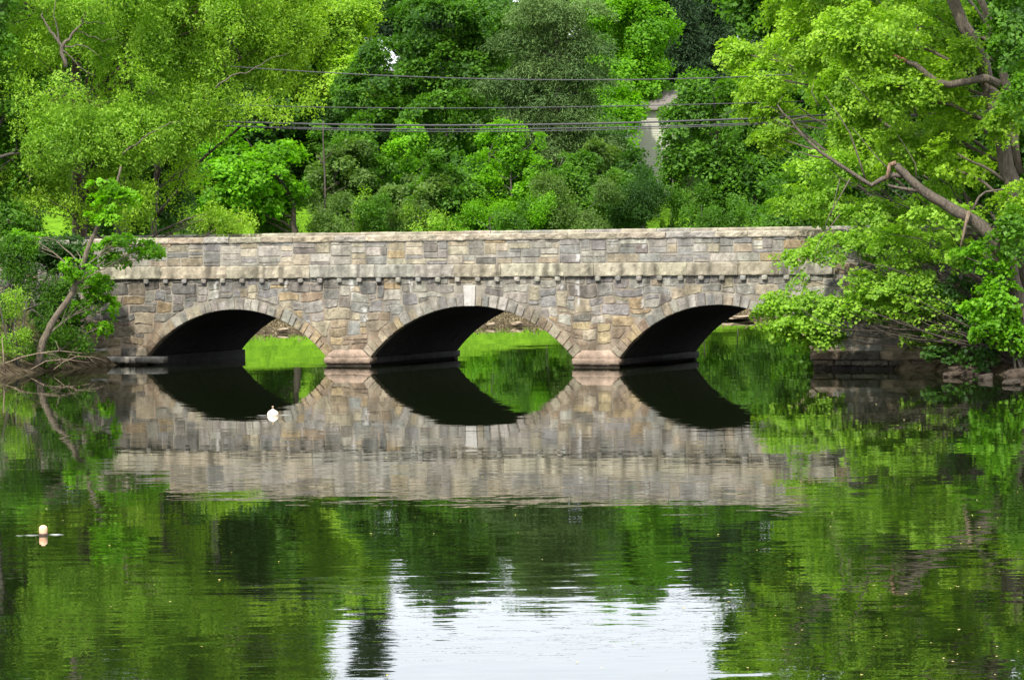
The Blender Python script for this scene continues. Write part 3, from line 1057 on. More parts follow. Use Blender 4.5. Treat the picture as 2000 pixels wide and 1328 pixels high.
def shrub(name, label, cat, lobes, Y, mat, style='x', base_px=None, group=None, stem=.04, **kw):
    px = base_px if base_px is not None else lobes[0][0]
    a = at(px, 500, Y); z0 = gz(a[0], a[1]) - .1
    top = at(lobes[0][0], lobes[0][1], Y)
    tr_ = []
    for k in range(3):
        b = top + np.array([random.uniform(-.5, .5), random.uniform(-.3, .3), random.uniform(-.2, .3)])
        f = np.array([a[0] + random.uniform(-.15, .15), a[1] + random.uniform(-.1, .1), min(z0, b[2] - .3)])
        tr_.append(([f, (f + b) / 2 + np.array([random.uniform(-.1, .1), 0, 0]), b], [stem, stem * .8, stem * .4]))
    return tree(name, label, cat, tr_, lobes, Y, mat, style, group=group, **kw)


shrub('shrub', 'broad leafy mid green shrub at the left edge on the shaded shore', 'shrub',
      [(15, 560, 60, 60), (50, 500, 60, 30), (70, 600, 45, 40), (20, 640, 45, 40), (110, 540, 40, 30), (40, 480, 70, 20), (60, 660, 50, 26), (120, 650, 40, 26), (0, 690, 40, 20), (90, 690, 50, 14), (150, 670, 40, 18)], 109.8, G_MAP, 'ash',
      leaf=.11, dens=5.0, padr=.3, per=30, twigs=.2)
shrub('shrub', 'pale green feathery shrub against the shore at the lower left corner of the wall', 'shrub',
      [(30, 590, 30, 30), (20, 670, 35, 22), (60, 650, 24, 22)], 108.3, G_ASH2, 'ash',
      leaf=.10, dens=6.0, padr=.22, per=26, twigs=.2)
shrub('shrub', 'shaded shrub climbing the wing wall left of the leaning sapling', 'shrub',
      [(110, 600, 60, 50), (60, 520, 60, 40), (160, 560, 40, 50), (130, 500, 60, 24), (150, 640, 45, 30), (190, 610, 30, 34), (90, 480, 90, 26)], 112.2, G_DARK, 'maple',
      leaf=.13, dens=4.0, padr=.32, per=26, twigs=.2)

# ---- right bank
R1 = [trunk_px([(2040, 740), (2012, 560), (1985, 400), (1960, 290), (1938, 190), (1908, 95), (1872, 25), (1838, -50), (1800, -130)], 98.5, .27, .15),
      trunk_px([(1990, 340), (1972, 200), (1945, 90), (1925, 20), (1880, -60)], 99.8, .15, .09)]
rt = tree('maple_tree', 'tall yellow-green maple leaning in from the right edge with a snapped bare branch', 'tree', R1,
     [(1610, 70, 110, 70, 6), (1500, 150, 60, 45, 9), (1560, 210, 90, 50, 8), (1690, 170, 100, 80, 4), (1640, -20, 140, 70, 6),
      (1790, 50, 110, 80, 0), (1700, 270, 90, 50, 4), (1810, 250, 80, 70, 0), (1840, 160, 70, 60, -2), (1750, 170, 90, 60, -3), (1700, 60, 120, 60, -3), (1870, 300, 70, 50, -3), (1760, 300, 80, 40, -2), (1700, -180, 200, 70, 2), (1560, -120, 120, 60, 6), (1850, -150, 160, 70, -3), (1560, 20, 80, 60, 8),
      (1450, 105, 50, 34, 10), (1960, 230, 40, 50, -3.5, .6), (1990, 400, 45, 60, -3.5, .6), (1900, 230, 40, 40, -2), (1885, 100, 30, 30, -3, .5), (1930, 330, 50, 40, -2, .6), (1800, -70, 160, 50, 4), (1470, 200, 45, 35, 10), (1520, 270, 50, 24, 8)],
     101, G_ASH, 'maple', leaf=.115, dens=5.0, padr=.36, per=38, twigs=.08, bark=(1.25, 1.15, 1.05), twig_r=.014, limb_r=.06)
b_ = np.array(rt.location)
wb = MB()
pts = [at(x, y, 97.2 + .8 * i / 8) for i, (x, y) in enumerate([(1748, 110), (1768, 120), (1788, 127), (1806, 143), (1828, 160), (1855, 166), (1890, 159), (1925, 153), (1950, 165)])]
wb.tube([p - b_ for p in pts], [.055, .07, .085, .1, .105, .11, .115, .12, .14], 9, (1.3, 1.2, 1.1), .06)
wb.build('snapped_branch', BARK, rt)
wb = MB()
wb.tube([at(1745, 108, 97.2) - b_, at(1752, 112, 97.2) - b_, at(1768, 120, 97.25) - b_], [.03, .06, .074], 7, (2.8, 1.6, .9), .25)
wb.build('torn_wood', BARK, rt)

rt = tree('maple_tree', 'storm-broken maple whose kinked grey limb sags over the right end of the bridge', 'tree',
     [trunk_px([(2015, 720), (2000, 620), (1972, 520), (1945, 470), (1900, 430), (1855, 405), (1810, 378), (1775, 348), (1750, 322)], 97.3, .26, .10)],
     [(1620, 330, 80, 40, 5), (1560, 390, 60, 32, 6), (1640, 400, 100, 34, 5), (1740, 420, 90, 36, 4), (1830, 350, 70, 50, 3), (1700, 340, 60, 30, 5),
      (1640, 470, 70, 20, 3.5), (1690, 480, 90, 28, 3), (1830, 470, 60, 30, 2),
      (1540, 596, 55, 16, 3.5, .7), (1560, 635, 70, 20, 3.2, .8), (1630, 625, 80, 26, 3, .9), (1700, 600, 80, 26, 2.5, .9), (1610, 665, 70, 14, 3.1, .7), (1760, 560, 80, 24, 2, .8),
      (1830, 540, 60, 20, 1.5), (1780, 510, 70, 20, 2), (1730, 650, 50, 14, 2, .5), (1650, 545, 80, 22, 2.4, .8), (1720, 560, 70, 24, 2, .8), (1880, 500, 60, 24, 0), (1800, 600, 60, 22, 1.4, .7), (1850, 420, 90, 30, 0), (1760, 460, 80, 24, 1), (1600, 580, 60, 16, 3), (1660, 585, 60, 20, 2.8), (1520, 580, 30, 12, 3.6, .5), (1700, 640, 60, 16, 2.4, .6), (1780, 620, 60, 18, 1.8, .6), (1640, 500, 60, 20, 3), (1860, 590, 60, 24, 1, .6), (1850, 650, 50, 20, .8, .5), (1740, 600, 60, 20, 2.2, .6), (1800, 660, 60, 16, 1.6, .5), (1540, 640, 50, 14, 3.2, .5), (1500, 605, 30, 14, 3.4, .4), (1820, 560, 70, 26, 1.4, .6), (1690, 615, 56, 26, 2.5, .7), (1650, 600, 60, 24, 2.8, .7), (1720, 655, 56, 16, 2.2, .6), (1590, 550, 50, 14, 3.3, .6), (1560, 500, 50, 16, 3.6, .6)],
     98, G_ASH2, 'maple', leaf=.115, dens=3.4, padr=.30, per=30, twigs=.10, bark=(1.2, 1.12, 1.02), limb_r=.03, twig_r=.009, thr=-.2, limb_bark=(.6, .55, .5))
b_ = np.array(rt.location)
wb = MB()


def limb(pxs, Y, r0_, r1_, col=(1.3, 1.22, 1.12), w=wb):
    pts = [at(x, y, Y) - b_ for x, y in pxs]
    w.tube(pts, np.linspace(r0_, r1_, len(pts)), 7, col, .05)


limb([(1775, 345), (1745, 342), (1722, 350), (1702, 362), (1685, 352), (1660, 335), (1625, 312), (1600, 295), (1578, 275), (1557, 252), (1545, 235), (1530, 222), (1518, 205)], 97.4, .085, .02)
limb([(1805, 375), (1775, 370), (1755, 367), (1735, 362)], 97.3, .06, .035)
limb([(1608, 308), (1585, 305), (1560, 296)], 97.4, .03, .012)
limb([(1557, 252), (1532, 244), (1512, 232)], 97.4, .02, .008)
limb([(1518, 205), (1524, 196), (1529, 188)], 97.4, .012, .006)
limb([(1690, 350), (1680, 318), (1660, 260), (1638, 225), (1612, 188)], 97.9, .03, .010)
limb([(1745, 340), (1715, 310), (1690, 280), (1665, 250)], 97.8, .022, .008)
limb([(1790, 350), (1788, 320), (1770, 290), (1752, 262)], 97.9, .022, .008)
limb([(1660, 350), (1640, 385), (1620, 420), (1610, 445)], 97.2, .022, .008)
limb([(1640, 350), (1628, 400), (1622, 430)], 97.2, .015, .006)
limb([(1893, 412), (1886, 440), (1880, 466), (1876, 482)], 97.0, .065, .02, (2.0, 1.7, 1.4))
limb([(1900, 410), (1912, 385), (1925, 375), (1960, 370)], 97.2, .04, .03)
for pxs in [[(1545, 235), (1575, 228), (1600, 236), (1640, 232)], [(1520, 215), (1500, 208), (1480, 212)], [(1580, 275), (1560, 262), (1535, 262)], [(1600, 210), (1585, 180), (1590, 160)], [(1700, 200), (1668, 165), (1650, 150)],
            [(1640, 420), (1600, 470), (1590, 500)], [(1700, 520), (1660, 530), (1620, 520), (1590, 500)], [(1780, 540), (1730, 520), (1690, 515)], [(1640, 640), (1600, 628), (1560, 600)]]:
    w3 = MB(); limb(pxs, 96.9, .018, .005, (1.2, 1.12, 1.02), w3); w3.build('twig', BARK, rt)
wb.build('fallen_limb', BARK, rt)
wb = MB()
limb([(1750, 318), (1738, 322), (1735, 336), (1732, 350)], 97.25, .075, .05, (2.3, 1.7, 1.3), wb)
wb.build('torn_wood', BARK, rt)

tree('maple_tree', 'dark green maple filling the right edge beside the leaning trunks', 'tree',
     [ground_trunk(2050, 101, 100, .25)],
     [(1980, 90, 60, 80), (1990, 230, 60, 70), (1960, 350, 60, 60), (1900, 60, 60, 60, 1), (1930, 420, 60, 40), (2040, 0, 90, 90), (2040, 320, 80, 120), (1880, 330, 50, 60, 2), (1980, 60, 60, 80, -5), (2010, 200, 60, 70, -6), (1990, 450, 50, 50, -4.5), (1930, -60, 100, 70, -5)],
     101, G_MAP, 'maple', leaf=.14, dens=3.8, padr=.38, per=34, twigs=.15)
shrub('shrub', 'leafy bright green shrub hanging over the rocks in the lower right corner', 'shrub',
      [(1960, 580, 55, 50), (1920, 500, 60, 26), (1940, 640, 50, 26), (1985, 660, 40, 30), (1985, 520, 50, 30), (1900, 600, 30, 20)], 97.0, G_LIME, 'maple', base_px=1990,
      leaf=.13, dens=5.0, padr=.26, per=22, twigs=.25)
shrub('shrub', 'dark shrub tucked against the wing wall behind the right shore rocks', 'shrub',
      [(1900, 640, 50, 50), (1870, 560, 50, 50), (1950, 600, 60, 70), (1850, 690, 60, 14, 0, .5), (1910, 690, 50, 16, -1, .5)], 99.0, G_DARK, 'maple', base_px=1950,
      leaf=.13, dens=3.6, padr=.3, per=26, twigs=.25)

# ---- far bank, individually placed
BG = dict(twigs=.06, front=.6, nscale=.6, thr=-.03, inner=.4)


def bgt(name, label, cat, lobes, Y, mat, style='maple', trunks=None, tr=.22, leaf=.20, dens=1.5, padr=.7, per=30, **kw):
    dens *= 1.15; padr *= 1.2; per = int(per * 2.0)
    if trunks is None:
        trunks = [ground_trunk(lobes[0][0], Y, lobes[0][1], tr)]
    k = dict(BG); k.update(kw)
    return tree(name, label, cat, trunks, lobes, Y, mat, style, leaf=leaf, dens=dens, padr=padr, per=per, **k)


bgt('maple_tree', 'light yellow-green maple rising left of the dark maple at the top', 'tree',
    [(650, 70, 70, 80), (620, 170, 70, 70), (680, 20, 55, 60), (670, 150, 50, 60, -2), (600, 260, 50, 50), (640, 230, 55, 55)], 228, G_ASH)
bgt('maple_tree', 'deep green maple with several dark stems showing in its middle', 'tree',
    [(860, 40, 100, 60), (775, 130, 75, 75), (900, 130, 80, 60), (830, 190, 85, 50), (925, 215, 60, 50), (780, 250, 75, 50), (715, 190, 60, 80), (965, 60, 60, 70), (860, 262, 80, 30, -3), (730, 290, 70, 50), (940, 290, 60, 40), (870, 210, 70, 40, -4), (860, 410, 70, 30)],
    219, G_MAP, trunks=[ground_trunk(850, 219, 240, .2, -6), ground_trunk(868, 218, 235, .2, 5), ground_trunk(890, 219, 230, .24, 14)], bark=(.45, .42, .4), leaf=.24)
bgt('pine_tree', 'blue-green white pine with layered drooping boughs right of centre', 'tree',
    [(1085, 20, 95, 34), (1015, 80, 55, 26), (1150, 90, 65, 28), (1090, 75, 70, 26), (1110, 135, 75, 26), (1010, 165, 65, 22), (1160, 160, 60, 24), (1085, 195, 85, 26), (1000, 225, 50, 18), (1130, 235, 80, 22),
     (1060, 260, 85, 22), (1160, 290, 60, 24), (1090, 310, 80, 24), (1040, 130, 50, 22)],
    214, G_PINE, 'pine', tr=.3, leaf=.30, dens=1.1, padr=1.0, per=80, thr=-.1, nscale=.8, inner=.35)
bgt('beech_tree', 'bright lime green beech glowing behind the pine above the house', 'tree',
    [(1235, 50, 75, 75), (1200, 150, 65, 65), (1255, 165, 48, 60), (1215, 235, 50, 45), (1180, 20, 60, 60), (1250, 110, 55, 55), (1230, -20, 60, 40), (1205, 210, 55, 50, -6), (1200, 270, 52, 45, -8), (1208, 320, 32, 36, -8), (1180, 330, 50, 50, -8)], 238, G_LIME, leaf=.22, dens=2.0)
for k, (px, top, Y, lab) in enumerate([(1335, -10, 268, 'dark conifer just right of the lime green beech'), (1395, -40, 282, 'tall dark conifer second from the beech'),
                                       (1455, -20, 272, 'dark conifer third from the beech beside the yellow-green crown'), (1515, -30, 285, 'dark conifer mostly hidden by the leaning maple'),
                                       (702, -240, 285, 'very tall dark pine peeking between two maples at the top'), (850, -90, 275, 'dark conifer top behind the deep green maple')]):
    lob = []
    hh = 330 - top
    for j in range(9):
        t = j / 8
        lob.append((px + random.uniform(-8, 8), top + 18 + t * hh, (12 + 46 * t ** .8) if top > -200 else 32 + 34 * t, 22 if top > -200 else 34, 0))
    bgt('conifer_tree', lab, 'tree', lob, Y, G_CON, 'pine', trunks=[ground_trunk(px, Y, top, .3)], leaf=.5, dens=2.6, padr=.8, per=24, group='dark conifers behind the far bank', thr=-.4)
bgt('maple_tree', 'rounded mid green maple on the lawn right of the house', 'tree',
    [(1390, 180, 65, 45), (1340, 240, 48, 50), (1420, 240, 75, 60), (1485, 200, 60, 60), (1370, 320, 65, 55), (1450, 330, 80, 60), (1400, 395, 75, 40), (1500, 380, 60, 50), (1320, 300, 30, 40), (1330, 350, 30, 34), (1500, 300, 60, 50), (1530, 340, 50, 50)],
    203, G_MAP, trunks=[ground_trunk(1312, 202, 380, .14), ground_trunk(1470, 203, 330, .18), ground_trunk(1395, 203, 200, .2)], leaf=.22, dens=1.9)
bgt('shrub', 'dense round dark shrub in front of the pale house', 'shrub',
    [(1255, 385, 48, 48), (1225, 400, 40, 44)], 199, G_DARK, 'x', leaf=.13, dens=4, padr=.4, per=34, twigs=.03)
YS = [(795, 300, 40, 55, G_LIME, 'slender bright green young tree left of the dark stems'), (950, 330, 50, 60, G_LIME, 'bright green young tree below the pine at its left'),
      (1000, 290, 45, 45, G_LIME, 'bright green young tree under the lowest pine boughs'), (830, 380, 50, 50, G_OLIVE, 'pale green young tree right of a leaning twig, above the middle of the parapet'),
      (1130, 350, 60, 50, G_MAP, 'mid green young tree with a bare broken twig'), (1190, 320, 45, 45, G_OLIVE, 'olive young tree left of the round dark shrub'),
      (900, 400, 55, 40, G_LIME, 'low bright young tree in front of the dark stems'), (1060, 390, 60, 45, G_MAP, 'bushy young tree at the foot of the pine'),
      (720, 350, 50, 50, G_MAP, 'shaded young tree right of the thin pole-like trunk'), (655, 320, 45, 45, G_OLIVE, 'olive young tree around the thin pole-like trunk'),
      (690, 270, 50, 50, G_MAP, 'mid green young tree above the olive one beside the thin pole-like trunk'), (870, 350, 50, 50, G_MAP, 'mid green young tree hiding the foot of the dark stems'),
      (760, 390, 55, 40, G_OLIVE, 'olive young tree left of the slender bright one'), (1090, 330, 55, 50, G_MAP, 'mid green young tree in the shade of the pine'), (1220, 350, 34, 50, G_DARK, 'deep green young tree beside the pale house')]
for px, py, rx, ry, mt, lab in YS:
    bgt('young_tree', lab, 'young tree', [(px, py, rx * .7, ry * .7), (px, 425, rx * 1.2, 45)] + [(px + random.uniform(-1.25, 1.25) * rx, py + random.uniform(-1.0, 1.7) * ry, rx * random.uniform(.4, .75), ry * random.uniform(.2, .42), random.uniform(-2, 2)) for _ in range(14)],
        206 + random.uniform(-4, 4), mt, 'maple', tr=.07, leaf=.19, dens=2.2, padr=.5, per=24, group='young trees on the far bank', twigs=.12)
low = [(640, 440, 30, G_OLIVE, 'grey-green low bush'), (690, 430, 36, G_ASH2, 'yellowish low bush'), (740, 440, 40, G_MAP, 'mid green low bush'), (790, 435, 40, G_OLIVE, 'olive low bush with pale twigs'), (845, 430, 42, G_ASH2, 'soft green low bush'),
       (900, 440, 40, G_LIME, 'bright green low bush'), (955, 430, 44, G_LIME, 'larger bright green low bush'), (1010, 435, 42, G_MAP, 'mid green low bush'), (1065, 425, 40, G_LIME, 'bright low bush'), (1130, 432, 55, G_OLIVE, 'wide pale olive bush'),
       (1190, 425, 45, G_MAP, 'dark green low bush'), (500, 440, 40, G_OLIVE, 'blue-green low bush'), (450, 430, 40, G_MAP, 'dark low bush'), (1370, 430, 40, G_MAP, 'shaded low bush'), (1440, 432, 45, G_MAP, 'shaded low bush'), (1560, 430, 40, G_LIME, 'sunlit low bush'), (1650, 430, 45, G_LIME, 'sunlit low bush'), (1750, 425, 50, G_MAP, 'green low bush'), (1850, 420, 55, G_MAP, 'green low bush'), (330, 425, 45, G_MAP, 'dark green low bush'), (390, 432, 42, G_OLIVE, 'olive low bush'), (545, 436, 30, G_MAP, 'small dark bush'), (1500, 428, 44, G_MAP, 'shaded green bush'), (1345, 405, 34, G_MAP, 'dark low bush')]
where = ['beside the lawn gap at left', 'right of the lawn gap at left', 'above the left arch pier', 'right of the left pier, behind the parapet', 'behind the parapet left of the middle arch', 'above the pale keystone', 'just right above the pale keystone',
         'above the right flank of the middle arch', 'above the middle arch end', 'above the second pier', 'left of the round dark shrub', 'below the lime green maple', 'below the lime green maple, left of its trunk', 'under the rounded maple right of the house, left part',
         'under the rounded maple right of the house, right part', 'behind the sagging limb tip', 'behind the sagging limb middle', 'behind the broken limb elbow', 'behind the leaning trunks', 'behind the parapet between the two leftmost thick trunks', 'behind the parapet left of the lime maple', 'at the foot of the lime maple trunk', 'behind the parapet where the near right crown begins', 'just right of the lawn gap and small trunk']
for (px, py, r, mt, lab), wh in zip(low, where):
    py += random.uniform(-26, 6); r *= random.uniform(.95, 1.35)
    bgt('bush', lab + ' ' + wh, 'bush', [(px, py + 12, r * .8, r * .4), (px, py + 42, r * 1.3, r * .8, .5), (px, py + 75, r * 1.1, r * .6, .5)] + [(px + random.uniform(-.9, .9) * r, py + random.uniform(-.75, .3) * r, r * random.uniform(.25, .5), r * random.uniform(.18, .5), random.uniform(-1, 1)) for _ in range(6)], 198 + random.uniform(-2, 3), mt, 'x', tr=.04, leaf=.14, dens=3.4, padr=.38, per=30, group='bushes behind the parapet', twigs=.1)
# bare thin trunk
tb = at(636, 400, 200); tb[2] = gz(tb[0], tb[1]) - .2
root = empty('dead_tree', tuple(tb)); tag(root, 'thin bare grey trunk standing straight like a pole left of centre', 'dead tree')
wb = MB(); tp_ = at(630, 235, 200) - tb
wb.tube([tp_ * t + np.array([random.uniform(-.04, .04), 0, 0]) for t in np.linspace(0, 1, 8)], np.linspace(.085, .03, 8), 7, (.9, .85, .85), .05)
wb.build('trunk', BARK, root)
wb = MB()
for k in range(7):
    t = random.uniform(.35, .98); a_ = tp_ * t
    wb = MB(); wb.tube([p for p in bez(a_, a_ + np.array([random.uniform(-1.1, 1.1), random.uniform(-.5, .5), random.uniform(.1, .6)]), 0, 4)], [.025, .02, .015, .008], 4, (1.2, 1.1, 1))
    wb.build('branch', BARK, root)

# ---- woodland rows further back: prototypes, then copies sharing their meshes
def copy_tree(o, parent=None):
    c = o.copy(); COL.objects.link(c); c.parent = parent
    for ch in [x for x in bpy.data.objects if x.parent == o]:
        copy_tree(ch, c)
    return c


def back_proto(mt, wid, hgt, lf=.34, per=26):
    lob = []
    base = np.array([0, 300.0, 0])
    lobes = []
    for j in range(9):
        t = j / 8
        lobes.append((base + np.array([random.uniform(-.3, .3) * wid, random.uniform(-.3, .3) * wid, hgt * (.25 + .68 * t)]), (wid * .36 * (1 - .35 * t), wid * .3, hgt * .13)))
    root = empty('woodland_tree', tuple(base))
    P, O, R, LI = make_pads(lobes, 2.2, 1.0, 1.1, -.3, .3)
    V, val = make_leaves(P, O, R, per, lf, 'maple')
    NLEAF[0] += len(val)
    fast_mesh('crown', V - base, 4, mt, root, val)
    wb = MB(); wb.tube([(0, 0, -.5), (.1, 0, hgt * .3), (-.1, 0, hgt * .6), (0, 0, hgt * .9)], [.3, .25, .18, .06], 8)
    wb.build('trunk', BARK, root)
    return root


protos = [back_proto(G_MAP, 9, 14), back_proto(G_DARK, 9, 14), back_proto(G_ASH2, 9, 14), back_proto(G_MAP, 8, 14, .17, 80), back_proto(G_DARK, 8, 14, .17, 80)]
spots = [(600, -40, 300, 0, 'mid green woodland tree behind the light yellow-green maple'), (785, -30, 305, 1, 'deep green woodland tree between the tall dark pine and the many-stemmed maple'), (900, -70, 295, 0, 'mid green woodland tree behind the many-stemmed maple'),
         (990, 5, 310, 1, 'deep green woodland tree left behind the white pine'), (1090, -75, 300, 1, 'deep green woodland tree directly behind the white pine'), (1180, -30, 312, 0, 'mid green woodland tree left behind the beech'),
         (1300, -60, 318, 1, 'deep green woodland tree behind the house roof'), (1400, -70, 315, 1, 'deep green woodland tree behind the conifers'), (1575, -190, 250, 0, 'mid green woodland tree behind the leaning maple crown'),
         (540, -180, 250, 0, 'mid green woodland tree between the ashes and the light maple'), (470, -200, 260, 2, 'soft green woodland tree deep behind the ashes'), (330, -150, 250, 0, 'mid green woodland tree far behind the ashes'), (180, 0, 240, 1, 'deep green woodland tree far behind the thick trunk'), (40, 0, 235, 0, 'mid green woodland tree far behind the left edge'),
         (1700, 10, 240, 2, 'soft green woodland tree behind the right crowns'), (1850, 0, 235, 0, 'mid green woodland tree behind the right edge crowns'), (2000, 0, 230, 1, 'deep green woodland tree beyond the right edge'),
         (650, 190, 226, 4, 'low deep green woodland tree filling beneath the light maple'), (1030, 230, 224, 4, 'low deep green woodland tree filling beneath the pine'), (760, 240, 226, 4, 'low deep green woodland tree left of the dark stems'),
         (900, 330, 226, 4, 'low deep green woodland tree behind the dark stems'), (1150, 250, 224, 4, 'low deep green woodland tree left behind the round dark shrub'),
         (500, 180, 224, 1, 'low deep green woodland tree behind the lime maple, left'), (590, 200, 226, 0, 'low mid green woodland tree behind the lime maple, right'), (1500, 230, 222, 1, 'low deep green woodland tree right of the rounded maple'),
         (60, -30, 150, 3, 'shaded woodland tree behind the thick brown trunk'), (230, -30, 155, 4, 'shaded woodland tree behind the twin thin trunks'), (400, -180, 222, 1, 'shaded woodland tree behind the lime maple'),
         (1700, -30, 150, 3, 'shaded woodland tree behind the sagging limb'), (1800, -30, 145, 4, 'shaded woodland tree behind the broken elbow'), (1950, -30, 140, 3, 'shaded woodland tree behind the leaning trunks')]
usedp = set()
for px, top, Y, k, lab in spots:
    if k not in usedp:
        o = protos[k]; usedp.add(k)
    else:
        o = copy_tree(protos[k])
    p = at(px, top, Y)
    z0 = gz(p[0], p[1])
    sc_ = max(.35, (p[2] - z0) / 14.0)
    o.location = (p[0], p[1], z0)
    o.scale = (max(sc_ * .95, .75), max(sc_ * .95, .75), sc_)
    o.rotation_euler = (0, 0, random.uniform(0, 6.28))
    tag(o, lab, 'tree', 'woodland trees behind the far bank')

# ------------------------------------------------------------------ house
hp = at(1250, 300, 235)
hz = gz(hp[0], hp[1]) - .3
root = empty('house', (hp[0], hp[1], hz)); tag(root, 'pale sided house with a brown shingle roof glimpsed between the trees', 'house')
zr = at(1290, 172, 235)[2] - hz; ze = at(1290, 208, 235)[2] - hz
SID = simple_mat('pale_siding', (.36, .35, .29), noise_scale=2, amt=.06, bump=.1)
ROOF = simple_mat('brown_shingles', (.16, .14, .125), noise_scale=14, amt=.2, bump=.5, mapscale=(.6, 1, 2.5))
DARK = simple_mat('dark_glass', (.03, .035, .04), rough=.15, amt=.05)
WHT = simple_mat('white_trim', (.7, .7, .68), amt=.05, bump=.05)
mb = MB()
hw = 2.5; hd = 4.0
mb.box(-hw, hw, 0, hd * 2, 0, ze)
nb = int(ze / .16)
for i in range(nb):      # lapped boards
    z = i * .16
    mb.add([(-hw, -.03, z), (hw, -.03, z), (hw, -.008, z + .16), (-hw, -.008, z + .16), (-hw, 0, z), (hw, 0, z)], [(0, 1, 2, 3), (4, 5, 1, 0)])
mb.add([(-hw, 0, ze), (-hw, hd, zr), (-hw, hd * 2, ze), (hw, 0, ze), (hw, hd, zr), (hw, hd * 2, ze)], [(0, 1, 2), (5, 4, 3)])
mb.build('wall', SID, root, smooth=False)
mb = MB()
mb.add([(-hw - .4, -.5, ze - .12), (hw + .4, -.5, ze - .12), (hw + .4, hd, zr), (-hw - .4, hd, zr), (-hw - .4, hd * 2 + .5, ze - .12), (hw + .4, hd * 2 + .5, ze - .12),
        (-hw - .4, -.5, ze - .26), (hw + .4, -.5, ze - .26), (hw + .4, hd, zr - .14), (-hw - .4, hd, zr - .14), (-hw - .4, hd * 2 + .5, ze - .26), (hw + .4, hd * 2 + .5, ze - .26)],
       [(0, 1, 2, 3), (3, 2, 5, 4), (7, 6, 9, 8), (8, 9, 10, 11), (0, 6, 7, 1), (4, 5, 11, 10), (1, 7, 8, 2), (2, 8, 11, 5), (0, 3, 9, 6), (3, 4, 10, 9)])
mb.build('roof', ROOF, root, smooth=False)
for wx in (-1.4,):
    mb = MB(); w0, w1, z0, z1 = wx - .5, wx + .5, ze - 2.1, ze - .9
    mb.box(w0 - .08, w1 + .08, -.09, -.035, z0 - .08, z0); mb.box(w0 - .08, w1 + .08, -.09, -.035, z1, z1 + .08)
    mb.box(w0 - .08, w0, -.09, -.035, z0, z1); mb.box(w1, w1 + .08, -.09, -.035, z0, z1)
    wf = mb.build('window', WHT, root, smooth=False)
    mb = MB(); mb.box(w0, w1, -.07, -.05, z0, z1); mb.build('pane', DARK, wf, smooth=False)

# ------------------------------------------------------------------ overhead wires
CABLE = simple_mat('black_cable', (.06, .06, .065), rough=.5, amt=.1, bump=0)
wires = [('thin grey overhead wire, highest of all', [(0, 88), (430, 128), (700, 147), (1000, 155), (1250, 155), (1500, 149), (1900, 118)], .018),
         ('thin overhead wire second from the top', [(0, 175), (310, 203), (700, 208), (1000, 209), (1250, 208), (1500, 202), (1900, 188)], .014),
         ('thick dark overhead cable, upper of the low bundle', [(0, 212), (250, 228), (470, 240), (650, 243), (1000, 244), (1200, 241), (1350, 236), (1650, 224), (1950, 205)], .03),
         ('dark overhead cable just below the thick one', [(0, 225), (300, 248), (480, 244), (650, 249), (1000, 252), (1200, 250), (1350, 246), (1650, 233), (1950, 214)], .02),
         ('lowest thin overhead cable', [(0, 205), (200, 232), (420, 243), (650, 254), (1000, 256), (1200, 254), (1350, 248), (1650, 236), (1950, 218)], .014)]
for lab, pts, r in wires:
    xs_ = np.array([p[0] for p in pts], float); ys_ = np.array([p[1] for p in pts], float)
    co = np.polyfit(xs_ / 1000, ys_, 3)
    path = []
    for x in np.linspace(-60, 2000, 60):
        y = np.polyval(co, max(x, 0) / 1000)
        dsh = FPX * 113.2 / (FPX + (x - 1000) * math.tan(A))   # runs parallel to the bridge
        path.append(at(x, y, dsh))
    b_ = path[0].copy()
    mb = MB(); mb.tube([p - b_ for p in path], [r] * len(path), 6)
    o = mb.build('overhead_wire', CABLE); o.location = tuple(b_)
    tag(o, lab + ' running above the bridge', 'wire', 'overhead wires above the bridge')

# ------------------------------------------------------------------ buoys
def lathe(prof, seg=20):
    vs = []; fs = []
    for r, z in prof:
        for k in range(seg):
            a_ = 2 * math.pi * k / seg
            vs.append((r * math.cos(a_), r * math.sin(a_), z))
    for j in range(len(prof) - 1):
        for k in range(seg):
            k2 = (k + 1) % seg
            fs.append((j * seg + k, j * seg + k2, (j + 1) * seg + k2, (j + 1) * seg + k))
    fs.append(tuple((len(prof) - 1) * seg + k for k in range(seg)))
    return vs, fs


def on_water(px, py):
    d = fw + (px - 1000) / FPX * cr + (664 - py) / FPX * cu
    t = -CAM_H / d[2]
    return np.array([d[0] * t, d[1] * t, 0])


def float_mat(name, col, col2):
    return simple_mat(name, col, rough=.45, noise_scale=9, col2=col2, bump=.1)


GLINT = simple_mat('ripple_glint', (.35, .37, .33), rough=.3, amt=.2)  # pale colour standing in for light glinting on the wavelets


def ripple(root, segs):
    for (x0, x1, y, wd) in segs:
        mb = MB()
        n = 10
        vs = []
        for i in range(n):
            t = i / (n - 1); x = x0 + (x1 - x0) * t
            h = wd * math.sin(math.pi * t) + .001
            yy = y + .02 * math.sin(t * 9)
            vs += [(x, yy - h, .004), (x, yy, .004 + h * .5), (x, yy + h, .004)]
        fs = []
        for i in range(n - 1):
            for k in range(2):
                fs.append((i * 3 + k, i * 3 + 3 + k, i * 3 + 4 + k, i * 3 + 1 + k))
        mb.add(vs, fs)
        mb.build('ripple', GLINT, root)


